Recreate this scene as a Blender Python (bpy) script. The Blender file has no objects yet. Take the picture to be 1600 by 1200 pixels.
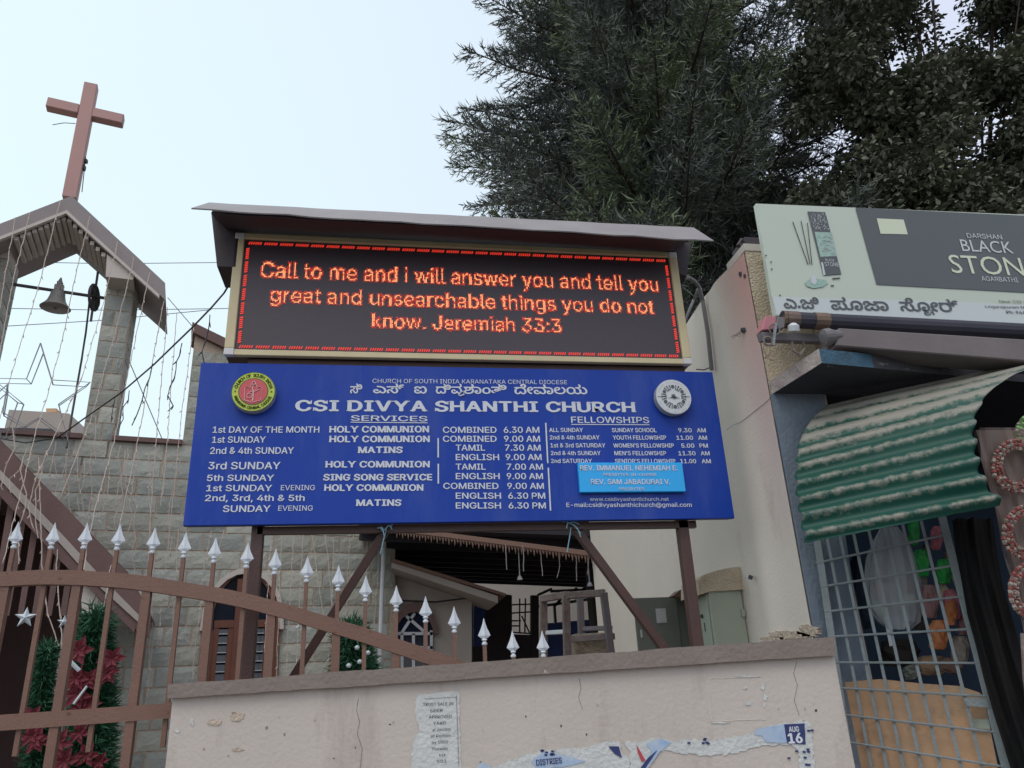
import bpy, math, random
import numpy as np
from mathutils import Vector, Matrix, noise
random.seed(7); rng = np.random.default_rng(11)
sc = bpy.context.scene
col = sc.collection
PI = math.pi

# ------------------------------------------------------------ camera
F = 1202.0
def nrm(v):
    v = np.array(v, float); return v / np.linalg.norm(v)
cU = nrm((-150, 3054, -F)); cX = nrm((7350, -115, -F)); cX = nrm(cX - cU * cX.dot(cU)); cY = np.cross(cU, cX)
CAM = np.array([0, 0, 1.6])
cam = bpy.data.cameras.new('camera'); camo = bpy.data.objects.new('camera', cam); col.objects.link(camo)
cam.sensor_width = 36; cam.lens = 36 * F / 1600; cam.clip_end = 3000; cam.clip_start = 0.05
m = Matrix(((cX[0], cX[1], cX[2], 0), (cY[0], cY[1], cY[2], 0), (cU[0], cU[1], cU[2], 1.6), (0, 0, 0, 1)))
camo.matrix_world = m
sc.camera = camo
# ------------------------------------------------------------ world, sun, exposure
w = bpy.data.worlds.new('World'); sc.world = w; w.use_nodes = True
nt = w.node_tree; N = nt.nodes; L = nt.links
N.clear()
out = N.new('ShaderNodeOutputWorld'); bg = N.new('ShaderNodeBackground'); add = N.new('ShaderNodeAddShader')
bg2 = N.new('ShaderNodeBackground')
sky = N.new('ShaderNodeTexSky'); sky.sky_type = 'NISHITA'; sky.sun_disc = False
SUN_EL, SUN_AZ = 58, -150
sky.sun_elevation = math.radians(SUN_EL); sky.sun_rotation = math.radians(SUN_AZ); sky.dust_density = 5; sky.air_density = 1.2
L.new(sky.outputs[0], bg.inputs[0]); bg.inputs[1].default_value = 0.05
# the overcast layer: pale, a touch more cyan and brighter towards the upper left, lavender to the right
tc = N.new('ShaderNodeTexCoord'); dot = N.new('ShaderNodeVectorMath'); dot.operation = 'DOT_PRODUCT'
L.new(tc.outputs['Generated'], dot.inputs[0]); dot.inputs[1].default_value = nrm((-0.8, 0.35, 0.25))
mr = N.new('ShaderNodeMapRange'); L.new(dot.outputs['Value'], mr.inputs[0]); mr.inputs[1].default_value = -0.1; mr.inputs[2].default_value = 0.85
nz = N.new('ShaderNodeTexNoise'); nz.inputs['Scale'].default_value = 1.6; nz.inputs['Detail'].default_value = 3; L.new(tc.outputs['Generated'], nz.inputs['Vector'])
ma = N.new('ShaderNodeMath'); ma.operation = 'MULTIPLY_ADD'; L.new(nz.outputs[0], ma.inputs[0]); ma.inputs[1].default_value = 0.35; 
sb = N.new('ShaderNodeMath'); sb.operation = 'SUBTRACT'; L.new(mr.outputs[0], sb.inputs[0]); sb.inputs[1].default_value = 0.17
L.new(sb.outputs[0], ma.inputs[2])
cr = N.new('ShaderNodeValToRGB'); L.new(ma.outputs[0], cr.inputs[0])
cr.color_ramp.elements[0].color = (0.71, 0.75, 0.88, 1); cr.color_ramp.elements[0].position = 0.0
cr.color_ramp.elements[1].color = (0.80, 0.96, 0.98, 1); cr.color_ramp.elements[1].position = 1.0
L.new(cr.outputs[0], bg2.inputs[0]); bg2.inputs[1].default_value = 0.93
L.new(bg.outputs[0], add.inputs[0]); L.new(bg2.outputs[0], add.inputs[1]); L.new(add.outputs[0], out.inputs[0])
sl = bpy.data.lights.new('sun', 'SUN'); sl.energy = 0.6; sl.angle = math.radians(25); sl.color = (1, 0.96, 0.9)
so = bpy.data.objects.new('sun', sl); col.objects.link(so)
a, e = math.radians(SUN_AZ), math.radians(SUN_EL)
sd = Vector((math.sin(a) * math.cos(e), math.cos(a) * math.cos(e), math.sin(e)))
so.rotation_euler = sd.to_track_quat('Z', 'Y').to_euler(); so.location = (0, -5, 12)
vs = sc.view_settings; vs.view_transform = 'Standard'; vs.look = 'None'; vs.gamma = 1; vs.use_curve_mapping = False; vs.exposure = 0.0

# ------------------------------------------------------------ pixel -> place on a known plane
def ray(px, py):
    d = np.array([px - 800, 600 - py, -F]); return np.array([d @ cX, d @ cY, d @ cU])
def at(px, py, y):                     # point at depth y
    r = ray(px, py); return CAM + r * (y / r[1])
def atx(px, py, x):                    # point on the plane X = x
    r = ray(px, py); return CAM + r * (x / r[0])
def atp(px, py, p0, n):
    r = ray(px, py); p0 = np.array(p0, float); n = np.array(n, float)
    return CAM + r * (((p0 - CAM) @ n) / (r @ n))

# ------------------------------------------------------------ materials
def mat(name, c, rough=0.7, c2=None, scale=3.0, amt=0.5, bump=0.0, bscale=60.0, metal=0.0, spec=0.4, detail=6, stretch=None, emis=None, alpha=None, dirt=None):
    M = bpy.data.materials.new(name); M.use_nodes = True
    t = M.node_tree; n = t.nodes; l = t.links; b = n['Principled BSDF']
    b.inputs['Base Color'].default_value = (*c, 1); b.inputs['Roughness'].default_value = rough
    b.inputs['Metallic'].default_value = metal; b.inputs['Specular IOR Level'].default_value = spec
    g = n.new('ShaderNodeNewGeometry'); mp = n.new('ShaderNodeMapping'); l.new(g.outputs['Position'], mp.inputs[0])
    if stretch: mp.inputs['Scale'].default_value = stretch
    last = None
    if c2 is not None:
        x = n.new('ShaderNodeTexNoise'); x.inputs['Scale'].default_value = scale; x.inputs['Detail'].default_value = detail; x.inputs['Roughness'].default_value = 0.62
        l.new(mp.outputs[0], x.inputs['Vector'])
        r = n.new('ShaderNodeValToRGB'); l.new(x.outputs[0], r.inputs[0])
        r.color_ramp.elements[0].position = 0.5 - amt / 2; r.color_ramp.elements[1].position = 0.5 + amt / 2
        r.color_ramp.elements[0].color = (*c, 1); r.color_ramp.elements[1].color = (*c2, 1)
        last = r.outputs[0]; l.new(last, b.inputs['Base Color'])
    if dirt:                            # (colour, scale, threshold low, high, stretch)
        dc, ds, lo, hi, st = dirt
        mp2 = n.new('ShaderNodeMapping'); l.new(g.outputs['Position'], mp2.inputs[0]); mp2.inputs['Scale'].default_value = st
        x = n.new('ShaderNodeTexNoise'); x.inputs['Scale'].default_value = ds; x.inputs['Detail'].default_value = 8; x.inputs['Roughness'].default_value = 0.7
        l.new(mp2.outputs[0], x.inputs['Vector'])
        r2 = n.new('ShaderNodeMapRange'); r2.inputs[1].default_value = lo; r2.inputs[2].default_value = hi; l.new(x.outputs[0], r2.inputs[0])
        mx = n.new('ShaderNodeMix'); mx.data_type = 'RGBA'; l.new(r2.outputs[0], mx.inputs[0])
        if last: l.new(last, mx.inputs[6])
        else: mx.inputs[6].default_value = (*c, 1)
        mx.inputs[7].default_value = (*dc, 1); l.new(mx.outputs[2], b.inputs['Base Color'])
    if bump:
        x = n.new('ShaderNodeTexNoise'); x.inputs['Scale'].default_value = bscale; x.inputs['Detail'].default_value = 6
        l.new(g.outputs['Position'], x.inputs['Vector'])
        bp = n.new('ShaderNodeBump'); bp.inputs['Strength'].default_value = bump; bp.inputs['Distance'].default_value = 0.02
        l.new(x.outputs[0], bp.inputs['Height']); l.new(bp.outputs[0], b.inputs['Normal'])
    if emis:
        b.inputs['Emission Color'].default_value = (*emis[0], 1); b.inputs['Emission Strength'].default_value = emis[1]
    if alpha is not None: b.inputs['Alpha'].default_value = alpha
    return M
M = {}
M['plaster'] = mat('cream_plaster', (.55, .495, .445), .85, (.485, .435, .39), 1.4, .5, .18, 55, dirt=((.34, .29, .25), 3.5, .54, .84, (1.6, 1.6, .35)))
M['plaster_side'] = mat('side_wall_plaster', (.70, .64, .57), .85, (.62, .56, .50), 1.1, .5, .12, 60, dirt=((.42, .34, .29), 3.2, .60, .9, (1, 1, .35)))
M['pink'] = mat('pink_plaster', (.55, .37, .34), .85, (.60, .45, .40), 1.6, .5, .5, 40)
M['cap'] = mat('taupe_cap_paint', (.24, .20, .175), .8, (.20, .165, .142), 6, .5, .3, 50, dirt=((.45, .42, .38), 16, .66, .70, (1, 1, 1)))
M['creamrough'] = mat('raw_cream_plaster', (.62, .55, .42), .9, (.45, .36, .25), 9, .5, .8, 70, dirt=((.22, .17, .12), 5, .55, .72, (1, 1, .5)))
M['broken'] = mat('broken_plaster', (.62, .52, .43), .95, (.45, .36, .28), 25, .5, 1.0, 60)
M['blue'] = mat('blue_sign_sheet', (.006, .042, .32), .42, (.010, .052, .35), 1.2, .6, .02, 8, spec=.25, dirt=((.07, .115, .37), 1.5, .48, .95, (2.2, 1, .5)))
M['sign_edge'] = mat('sign_edge_metal', (.03, .035, .10), .5)
M['letter'] = mat('pale_vinyl_letters', (.62, .66, .72), .5)
M['cyan'] = mat('light_blue_panel', (.015, .42, .90), .35, spec=.5)
M['brown'] = mat('dark_brown_paint', (.075, .042, .038), .45, (.10, .055, .046), 9, .6, .15, 90, spec=.4)
M['gate'] = mat('gate_brown_paint', (.205, .115, .082), .55, (.165, .092, .07), 7, .6, .15, 80, dirt=((.11, .045, .03), 24, .60, .70, (1, 1, 1)))
M['white'] = mat('silver_white_paint', (.66, .70, .74), .4, (.52, .57, .62), 20, .6, spec=.4, dirt=((.34, .30, .26), 45, .60, .70, (1, 1, 1)))
M['galv'] = mat('weathered_roof_sheet', (.30, .28, .28), .5, (.22, .20, .20), 3, .6, .1, 40, dirt=((.62, .6, .58), 18, .67, .70, (1, 1, 1)), spec=.4)
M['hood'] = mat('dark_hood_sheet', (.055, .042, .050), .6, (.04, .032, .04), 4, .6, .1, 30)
M['cream_metal'] = mat('cream_frame', (.66, .58, .36), .45, (.55, .46, .28), 5, .6)
M['alu'] = mat('frame_corner', (.62, .62, .62), .4)
M['led_face'] = mat('led_panel_face', (.050, .038, .048), .42, (.062, .047, .058), 40, .6, spec=.5)
M['led_on'] = mat('led_lit_core', (.2, .05, .02), .5, emis=((1.0, .35, .14), 1.5))
M['led_red_halo'] = mat('led_lit_red_and_halo', (.2, .02, .02), .5, emis=((1.0, .055, .03), .9))  # red border dots, and the glow imitated around the letters
M['stone'] = mat('split_grey_stone', (.32, .335, .29), .9, (.40, .40, .345), 5, .7, .5, 26, dirt=((.28, .26, .22), 9, .6, .85, (1, 1, 1)))
M['stone_b'] = mat('split_grey_stone_cool', (.30, .325, .30), .9, (.36, .38, .34), 5, .7, .5, 26)
for k_ in ('stone', 'stone_b'):           # each block its own tone
    t_ = M[k_].node_tree; b_ = t_.nodes['Principled BSDF']; src_ = b_.inputs['Base Color'].links[0].from_socket
    oi = t_.nodes.new('ShaderNodeObjectInfo'); mr_ = t_.nodes.new('ShaderNodeMapRange'); t_.links.new(oi.outputs['Random'], mr_.inputs[0]); mr_.inputs[3].default_value = .78; mr_.inputs[4].default_value = 1.18
    hs = t_.nodes.new('ShaderNodeHueSaturation'); t_.links.new(src_, hs.inputs['Color']); t_.links.new(mr_.outputs[0], hs.inputs['Value']); t_.links.new(hs.outputs[0], b_.inputs['Base Color'])
M['mortar'] = mat('pale_mortar', (.46, .37, .29), .9, (.38, .30, .23), 12, .6, .5, 60)
M['maroon'] = mat('maroon_brown_render', (.155, .095, .085), .75, (.13, .08, .072), 5, .6, .2, 60)
M['greybrown'] = mat('grey_brown_beam', (.28, .25, .245), .75, (.25, .22, .215), 4, .6, .15, 50)
M['trim'] = mat('pale_trim', (.52, .48, .43), .75)
M['cross'] = mat('cross_red_oxide', (.45, .26, .235), .55, (.39, .23, .205), 3, .6)
M['bell'] = mat('weathered_bell_metal', (.30, .29, .27), .55, (.20, .19, .175), 12, .6, .1, 60, metal=.1)
M['black'] = mat('black_iron', (.055, .055, .06), .6)
M['wire'] = mat('dark_cable', (.03, .028, .03), .6)
M['pale_wire'] = mat('pale_light_string', (.55, .48, .42), .6, (.45, .36, .30), 30, .5)
M['grey_wire'] = mat('thin_grey_wire', (.30, .31, .33), .6)
M['wood'] = mat('red_brown_wood', (.155, .058, .034), .5, (.12, .045, .028), 8, .6, .1, 60)
M['glass'] = mat('dark_louvre_glass', (.016, .02, .026), .12, spec=.6)
M['glass_edge'] = mat('louvre_glass_edge', (.38, .42, .44), .3)
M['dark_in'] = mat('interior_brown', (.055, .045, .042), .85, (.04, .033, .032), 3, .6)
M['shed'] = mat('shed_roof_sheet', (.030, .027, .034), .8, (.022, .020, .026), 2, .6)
M['beige'] = mat('beige_render', (.40, .36, .32), .85, (.35, .31, .28), 2, .6, .2, 40)
M['valance'] = mat('valance_fret', (.17, .10, .075), .7)
M['blue_tarp'] = mat('blue_tarpaulin', (.03, .06, .22), .5, (.02, .04, .15), 3, .6, .3, 10)
M['bright_tarp'] = mat('bright_blue_sheet', (.04, .30, .62), .5, (.03, .2, .5), 4, .6, .4, 9)
M['rust'] = mat('rusty_frame', (.13, .075, .06), .7, (.24, .21, .20), 12, .5, .4, 70)
M['slate'] = mat('blue_grey_frame', (.14, .15, .18), .6, (.17, .12, .11), 12, .5)
M['granite'] = mat('rough_block', (.26, .20, .14), .9, (.40, .34, .27), 30, .4, 1.0, 60)
M['meter'] = mat('grey_green_cabinet', (.38, .42, .34), .5, (.33, .37, .30), 5, .6, .05, 40, dirt=((.2, .17, .12), 12, .68, .8, (1, 1, .4)))
M['meter_dk'] = mat('cabinet_inside', (.19, .205, .17), .6, (.15, .16, .135), 6, .6)
M['paper'] = mat('old_poster_paper', (.60, .62, .60), .85, (.50, .52, .51), 14, .5, .4, 60)
M['paper_b'] = mat('poster_blue_tint', (.24, .38, .60), .85, (.50, .56, .62), 18, .5)
M['navy'] = mat('poster_navy', (.02, .03, .13), .7, (.05, .06, .16), 60, .4)
M['red'] = mat('poster_red', (.45, .06, .08), .7)
M['ink'] = mat('dark_print', (.05, .055, .07), .7)
M['shopsign'] = mat('pale_green_sign', (.52, .58, .47), .4, (.50, .565, .50), .8, .6, spec=.4)
M['shopwhite'] = mat('sign_white_strip', (.54, .60, .60), .4, spec=.4)
M['charcoal'] = mat('sign_charcoal', (.085, .098, .105), .4, (.095, .107, .114), 1.5, .6, spec=.4)
M['creamprint'] = mat('cream_print', (.60, .66, .50), .45)
M['palegrey'] = mat('pale_grey_print', (.55, .58, .60), .45)
M['teal'] = mat('teal_print', (.22, .40, .34), .5, (.40, .52, .45), 60, .4)
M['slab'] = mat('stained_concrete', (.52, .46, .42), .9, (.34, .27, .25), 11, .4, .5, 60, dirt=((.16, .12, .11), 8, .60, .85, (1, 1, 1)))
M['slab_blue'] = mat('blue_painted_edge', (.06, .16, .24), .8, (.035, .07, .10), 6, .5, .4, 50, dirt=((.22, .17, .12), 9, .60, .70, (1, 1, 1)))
M['slab_under'] = mat('dark_concrete', (.075, .075, .085), .9, (.045, .045, .055), 4, .5, .4, 40, dirt=((.25, .22, .19), 10, .64, .70, (1, 1, 3)))  # darker concrete for the underside, shop ceiling and outer front edge
M['post'] = mat('blue_grey_post', (.20, .25, .30), .75, (.15, .19, .24), 6, .5, .4, 50, dirt=((.50, .44, .30), 14, .67, .69, (1, 1, 1)))
M['grille'] = mat('grey_blue_bars', (.24, .29, .31), .55, (.20, .22, .22), 14, .5, .2, 80, dirt=((.20, .12, .07), 22, .62, .72, (1, 1, 1)))
M['bluewall'] = mat('shop_blue_wall', (.05, .085, .13), .8, (.035, .06, .10), 2, .5)
M['card'] = mat('brown_cardboard', (.62, .37, .21), .85, (.46, .33, .22), 3, .5, .2, 30, dirt=((.22, .15, .10), 7, .55, .8, (.4, 1, 1)))
M['browncard'] = mat('brown_display_backing', (.17, .12, .10), .8, (.12, .09, .075), 4, .5)
M['roller'] = mat('roller_brown', (.20, .13, .09), .7, (.12, .09, .08), 8, .5, .2, 60)
M['cloth_dk'] = mat('dark_roll_cloth', (.035, .037, .055), .8, (.05, .05, .065), 8, .5)
M['shutter'] = mat('shutter_box_brown', (.17, .15, .15), .6, (.13, .11, .11), 4, .6, .1, 40)
M['tarp_black'] = mat('black_tarpaulin', (.007, .008, .009), .85, (.014, .012, .012), 5, .5, .5, 14, stretch=(3, 3, .4), spec=.15)
M['pinkbox'] = mat('faded_pink_box', (.50, .20, .22), .7, (.40, .17, .19), 9, .5)
M['green_pk'] = mat('green_packet', (.02, .40, .07), .45, (.03, .24, .06), 22, .4)
M['pink_pk'] = mat('pink_packet', (.48, .12, .17), .45, (.40, .16, .18), 30, .5)
M['orange_pk'] = mat('orange_packet', (.50, .17, .05), .5, (.42, .16, .07), 30, .5)
M['mauve_pk'] = mat('mauve_packet', (.30, .16, .16), .5, (.24, .14, .14), 30, .5)
M['garl_r'] = mat('garland_red', (.26, .075, .065), .7, (.25, .08, .07), 30, .5)
M['garl_w'] = mat('garland_white', (.34, .30, .26), .7, (.24, .20, .17), 30, .5)
M['garl_g'] = mat('garland_green', (.20, .38, .14), .6)
M['leaf_con'] = mat('conifer_needles', (.072, .088, .090), .6, (.105, .125, .10), .9, .4, spec=.5)
M['leaf_con2'] = mat('conifer_needles_fresh', (.11, .145, .085), .6, (.15, .19, .10), 1.2, .4, spec=.5)
M['leaf_br'] = mat('broad_leaves', (.085, .10, .07), .5, (.15, .165, .11), 1.3, .35, spec=.5)
M['bark'] = mat('tree_bark', (.07, .05, .042), .9, (.045, .034, .03), 9, .5, .8, 30)
M['xgreen'] = mat('tinsel_green', (.018, .08, .04), .6, (.03, .12, .06), 10, .5)
M['flower'] = mat('red_fabric_petal', (.18, .022, .035), .75, (.10, .015, .022), 20, .5)
M['silver'] = mat('silver_star_foil', (.50, .56, .60), .3, spec=.6)
M['rope'] = mat('pale_blue_rope', (.22, .42, .50), .8)
M['conduit'] = mat('grey_conduit', (.13, .13, .14), .6, (.16, .15, .15), 12, .5)
M['asphalt'] = mat('asphalt', (.05, .05, .052), .9, (.065, .063, .06), 9, .6, .6, 60)
M['yard'] = mat('dusty_yard', (.22, .18, .145), .95, (.17, .14, .12), 2, .6, .5, 30)
M['seal_y'] = mat('emblem_yellow_green', (.48, .60, .08), .4)
M['seal_r'] = mat('emblem_red', (.58, .10, .11), .4)
M['seal_w'] = mat('emblem_white', (.62, .66, .68), .4)
M['seal_g'] = mat('emblem_dark_green', (.05, .09, .03), .5)
M['seal_side'] = mat('emblem_rim', (.36, .38, .40), .4)
M['seal_pk'] = mat('emblem_pale_pink', (.68, .42, .42), .4)
def plastic():
    m_ = bpy.data.materials.new('clear_plastic_bag'); m_.use_nodes = True
    b = m_.node_tree.nodes['Principled BSDF']; b.inputs['Base Color'].default_value = (.50, .53, .56, 1)
    b.inputs['Roughness'].default_value = .25; b.inputs['Alpha'].default_value = .42
    return m_
M['plastic'] = plastic()
M['sleeve'] = plastic(); M['sleeve'].name = 'thin_clear_sleeve'; M['sleeve'].node_tree.nodes['Principled BSDF'].inputs['Alpha'].default_value = .34; M['sleeve'].node_tree.nodes['Principled BSDF'].inputs['Base Color'].default_value = (.30, .23, .20, 1)
def awning_mat():                       # green paint worn down to pinkish dust along each ridge (uv.y counts the ridges)
    m_ = mat('green_corrugated', (.02, .12, .07), .55)
    t = m_.node_tree; n = t.nodes; l = t.links; b = n['Principled BSDF']
    uv = n.new('ShaderNodeUVMap'); sp = n.new('ShaderNodeSeparateXYZ'); l.new(uv.outputs[0], sp.inputs[0])
    mu = n.new('ShaderNodeMath'); mu.operation = 'MULTIPLY'; mu.inputs[1].default_value = 2 * PI; l.new(sp.outputs[1], mu.inputs[0])
    cs = n.new('ShaderNodeMath'); cs.operation = 'COSINE'; l.new(mu.outputs[0], cs.inputs[0])
    g = n.new('ShaderNodeNewGeometry'); x = n.new('ShaderNodeTexNoise'); x.inputs['Scale'].default_value = 26; x.inputs['Detail'].default_value = 9; x.inputs['Roughness'].default_value = .75
    l.new(g.outputs['Position'], x.inputs['Vector'])
    x2 = n.new('ShaderNodeTexNoise'); x2.inputs['Scale'].default_value = 3; x2.inputs['Detail'].default_value = 4; l.new(g.outputs['Position'], x2.inputs['Vector'])
    # more dust towards the upper part of the sheet (small uv.y)
    up = n.new('ShaderNodeMapRange'); l.new(sp.outputs[1], up.inputs[0]); up.inputs[1].default_value = 0; up.inputs[2].default_value = 6; up.inputs[3].default_value = 1.0; up.inputs[4].default_value = -.10
    s1 = n.new('ShaderNodeMath'); s1.operation = 'MULTIPLY_ADD'; l.new(cs.outputs[0], s1.inputs[0]); s1.inputs[1].default_value = .42; l.new(up.outputs[0], s1.inputs[2])
    s2 = n.new('ShaderNodeMath'); s2.operation = 'MULTIPLY_ADD'; l.new(x.outputs[0], s2.inputs[0]); s2.inputs[1].default_value = 2.6; l.new(s1.outputs[0], s2.inputs[2])
    s3 = n.new('ShaderNodeMath'); s3.operation = 'MULTIPLY_ADD'; l.new(x2.outputs[0], s3.inputs[0]); s3.inputs[1].default_value = .8; l.new(s2.outputs[0], s3.inputs[2])
    r = n.new('ShaderNodeMapRange'); l.new(s3.outputs[0], r.inputs[0]); r.inputs[1].default_value = 1.72; r.inputs[2].default_value = 2.35
    mx = n.new('ShaderNodeMix'); mx.data_type = 'RGBA'; l.new(r.outputs[0], mx.inputs[0])
    mx.inputs[6].default_value = (.004, .060, .042, 1); mx.inputs[7].default_value = (.235, .225, .19, 1); l.new(mx.outputs[2], b.inputs['Base Color'])
    return m_
M['awning'] = awning_mat()

# ------------------------------------------------------------ objects
WL = {}
def wl(o):
    return WL.get(o.name, np.zeros(3)) if o is not None else np.zeros(3)
def tag(o, label=None, cat=None, group=None, kind=None):
    if label: o['label'] = label
    if cat: o['category'] = cat
    if group: o['group'] = group
    if kind: o['kind'] = kind
    return o
def thing(name, loc, label, cat, group=None):
    o = bpy.data.objects.new(name, None); col.objects.link(o); o.location = tuple(loc); o.empty_display_size = .1
    WL[o.name] = np.array(loc, float); return tag(o, label, cat, group)
class MB:
    def __init__(s): s.v = []; s.f = []; s.mi = []
    def add(s, vs_, fs, mi=0):
        b = len(s.v); s.v += [tuple(map(float, p)) for p in vs_]; s.f += [tuple(i + b for i in f) for f in fs]; s.mi += [mi] * len(fs); return s
    def quad(s, a, b, c, d, mi=0): return s.add([a, b, c, d], [(0, 1, 2, 3)], mi)
    def poly(s, pts, mi=0): return s.add(pts, [tuple(range(len(pts)))], mi)
    def box(s, lo, hi, mi=0):
        x0, y0, z0 = lo; x1, y1, z1 = hi
        return s.add([(x0, y0, z0), (x1, y0, z0), (x1, y1, z0), (x0, y1, z0), (x0, y0, z1), (x1, y0, z1), (x1, y1, z1), (x0, y1, z1)],
                     [(0, 3, 2, 1), (4, 5, 6, 7), (0, 1, 5, 4), (1, 2, 6, 5), (2, 3, 7, 6), (3, 0, 4, 7)], mi)
    def prism(s, pts, vec, mi=0, mi_side=None):     # front polygon pts (seen from the front, counter-clockwise) pushed back by vec
        pts = [np.array(p, float) for p in pts]; vec = np.array(vec, float); n = len(pts)
        if mi_side is None: mi_side = mi
        s.add(pts + [p + vec for p in pts], [tuple(range(n)), tuple(range(2 * n - 1, n - 1, -1))], mi)
        b = len(s.v) - 2 * n
        for i in range(n):
            j = (i + 1) % n; s.f.append((b + j, b + i, b + n + i, b + n + j)); s.mi.append(mi_side)
        return s
    def beam(s, p, q, w_, h_, up=(0, 0, 1), mi=0):
        p = Vector(p); q = Vector(q); d = (q - p).normalized(); u = Vector(up); r = d.cross(u)
        if r.length < 1e-4: r = d.cross(Vector((0, 1, 0)))
        r.normalize(); u = r.cross(d).normalized(); r *= w_ / 2; u *= h_ / 2
        vs_ = [p - r - u, p + r - u, p + r + u, p - r + u, q - r - u, q + r - u, q + r + u, q - r + u]
        return s.add(vs_, [(0, 1, 2, 3), (7, 6, 5, 4), (0, 4, 5, 1), (1, 5, 6, 2), (2, 6, 7, 3), (3, 7, 4, 0)], mi)
    def tube(s, pts, r, n=6, mi=0, caps=True):
        P = [Vector(p) for p in pts]; R = r if isinstance(r, (list, tuple)) else [r] * len(P); rings = []; up = Vector((0.13, 0.21, 1)).normalized()
        b = len(s.v)
        for i, p in enumerate(P):
            d = (P[min(i + 1, len(P) - 1)] - P[max(i - 1, 0)]).normalized(); x = d.cross(up)
            if x.length < 1e-3: x = d.cross(Vector((1, 0, 0)))
            x.normalize(); y = d.cross(x)
            for k in range(n):
                a_ = 2 * PI * k / n; s.v.append(tuple(p + x * (R[i] * math.cos(a_)) + y * (R[i] * math.sin(a_))))
        for i in range(len(P) - 1):
            for k in range(n):
                k2 = (k + 1) % n; s.f.append((b + i * n + k, b + i * n + k2, b + (i + 1) * n + k2, b + (i + 1) * n + k)); s.mi.append(mi)
        if caps:
            s.f.append(tuple(b + k for k in range(n - 1, -1, -1))); s.mi.append(mi)
            s.f.append(tuple(b + (len(P) - 1) * n + k for k in range(n))); s.mi.append(mi)
        return s
    def lathe(s, c, prof, n=16, axis=(0, 0, 1), mi=0):
        c = Vector(c); ax = Vector(axis).normalized(); x = ax.orthogonal().normalized(); y = ax.cross(x); b = len(s.v)
        for r, h in prof:
            for k in range(n):
                a_ = 2 * PI * k / n; s.v.append(tuple(c + ax * h + x * (r * math.cos(a_)) + y * (r * math.sin(a_))))
        for i in range(len(prof) - 1):
            for k in range(n):
                k2 = (k + 1) % n; s.f.append((b + i * n + k, b + i * n + k2, b + (i + 1) * n + k2, b + (i + 1) * n + k)); s.mi.append(mi)
        s.f.append(tuple(b + k for k in range(n - 1, -1, -1))); s.mi.append(mi)
        s.f.append(tuple(b + (len(prof) - 1) * n + k for k in range(n))); s.mi.append(mi)
        return s
    def build(s, name, m_, parent=None, smooth=False, bevel=0.0):
        V = np.array(s.v, float); 
        if parent is not None: org = wl(parent)
        else: org = np.array([(V[:, 0].min() + V[:, 0].max()) / 2, (V[:, 1].min() + V[:, 1].max()) / 2, V[:, 2].min()])
        me = bpy.data.meshes.new(name); me.from_pydata([tuple(p) for p in (V - org)], [], s.f)
        ms = m_ if isinstance(m_, (list, tuple)) else [m_]
        for q in ms: me.materials.append(M[q] if isinstance(q, str) else q)
        if len(ms) > 1: me.polygons.foreach_set('material_index', s.mi)
        if smooth: me.polygons.foreach_set('use_smooth', [True] * len(me.polygons))
        me.update()
        o = bpy.data.objects.new(name, me); col.objects.link(o); WL[o.name] = org
        if parent is not None: o.parent = parent
        else: o.location = tuple(org)
        if bevel:
            bm_ = o.modifiers.new('bevel', 'BEVEL'); bm_.width = bevel; bm_.segments = 1; bm_.limit_method = 'ANGLE'
        return o
def np_mesh(name, V, Fq, m_, parent=None, smooth=False, mi=None, mats=None):
    """V (n,3), Fq (k,3|4)"""
    org = wl(parent) if parent is not None else np.array([V[:, 0].mean(), V[:, 1].mean(), V[:, 2].min()])
    me = bpy.data.meshes.new(name); V = (V - org).astype(np.float32); k = Fq.shape[1]
    me.vertices.add(len(V)); me.vertices.foreach_set('co', V.ravel())
    me.loops.add(Fq.size); me.loops.foreach_set('vertex_index', Fq.astype(np.int32).ravel())
    me.polygons.add(len(Fq)); me.polygons.foreach_set('loop_start', np.arange(0, Fq.size, k, dtype=np.int32))
    for q in (mats or [m_]): me.materials.append(M[q])
    if mi is not None: me.polygons.foreach_set('material_index', mi.astype(np.int32))
    if smooth: me.polygons.foreach_set('use_smooth', [True] * len(Fq))
    me.update(calc_edges=True); me.validate()
    o = bpy.data.objects.new(name, me); col.objects.link(o); WL[o.name] = org
    if parent is not None: o.parent = parent
    else: o.location = tuple(org)
    return o

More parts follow.
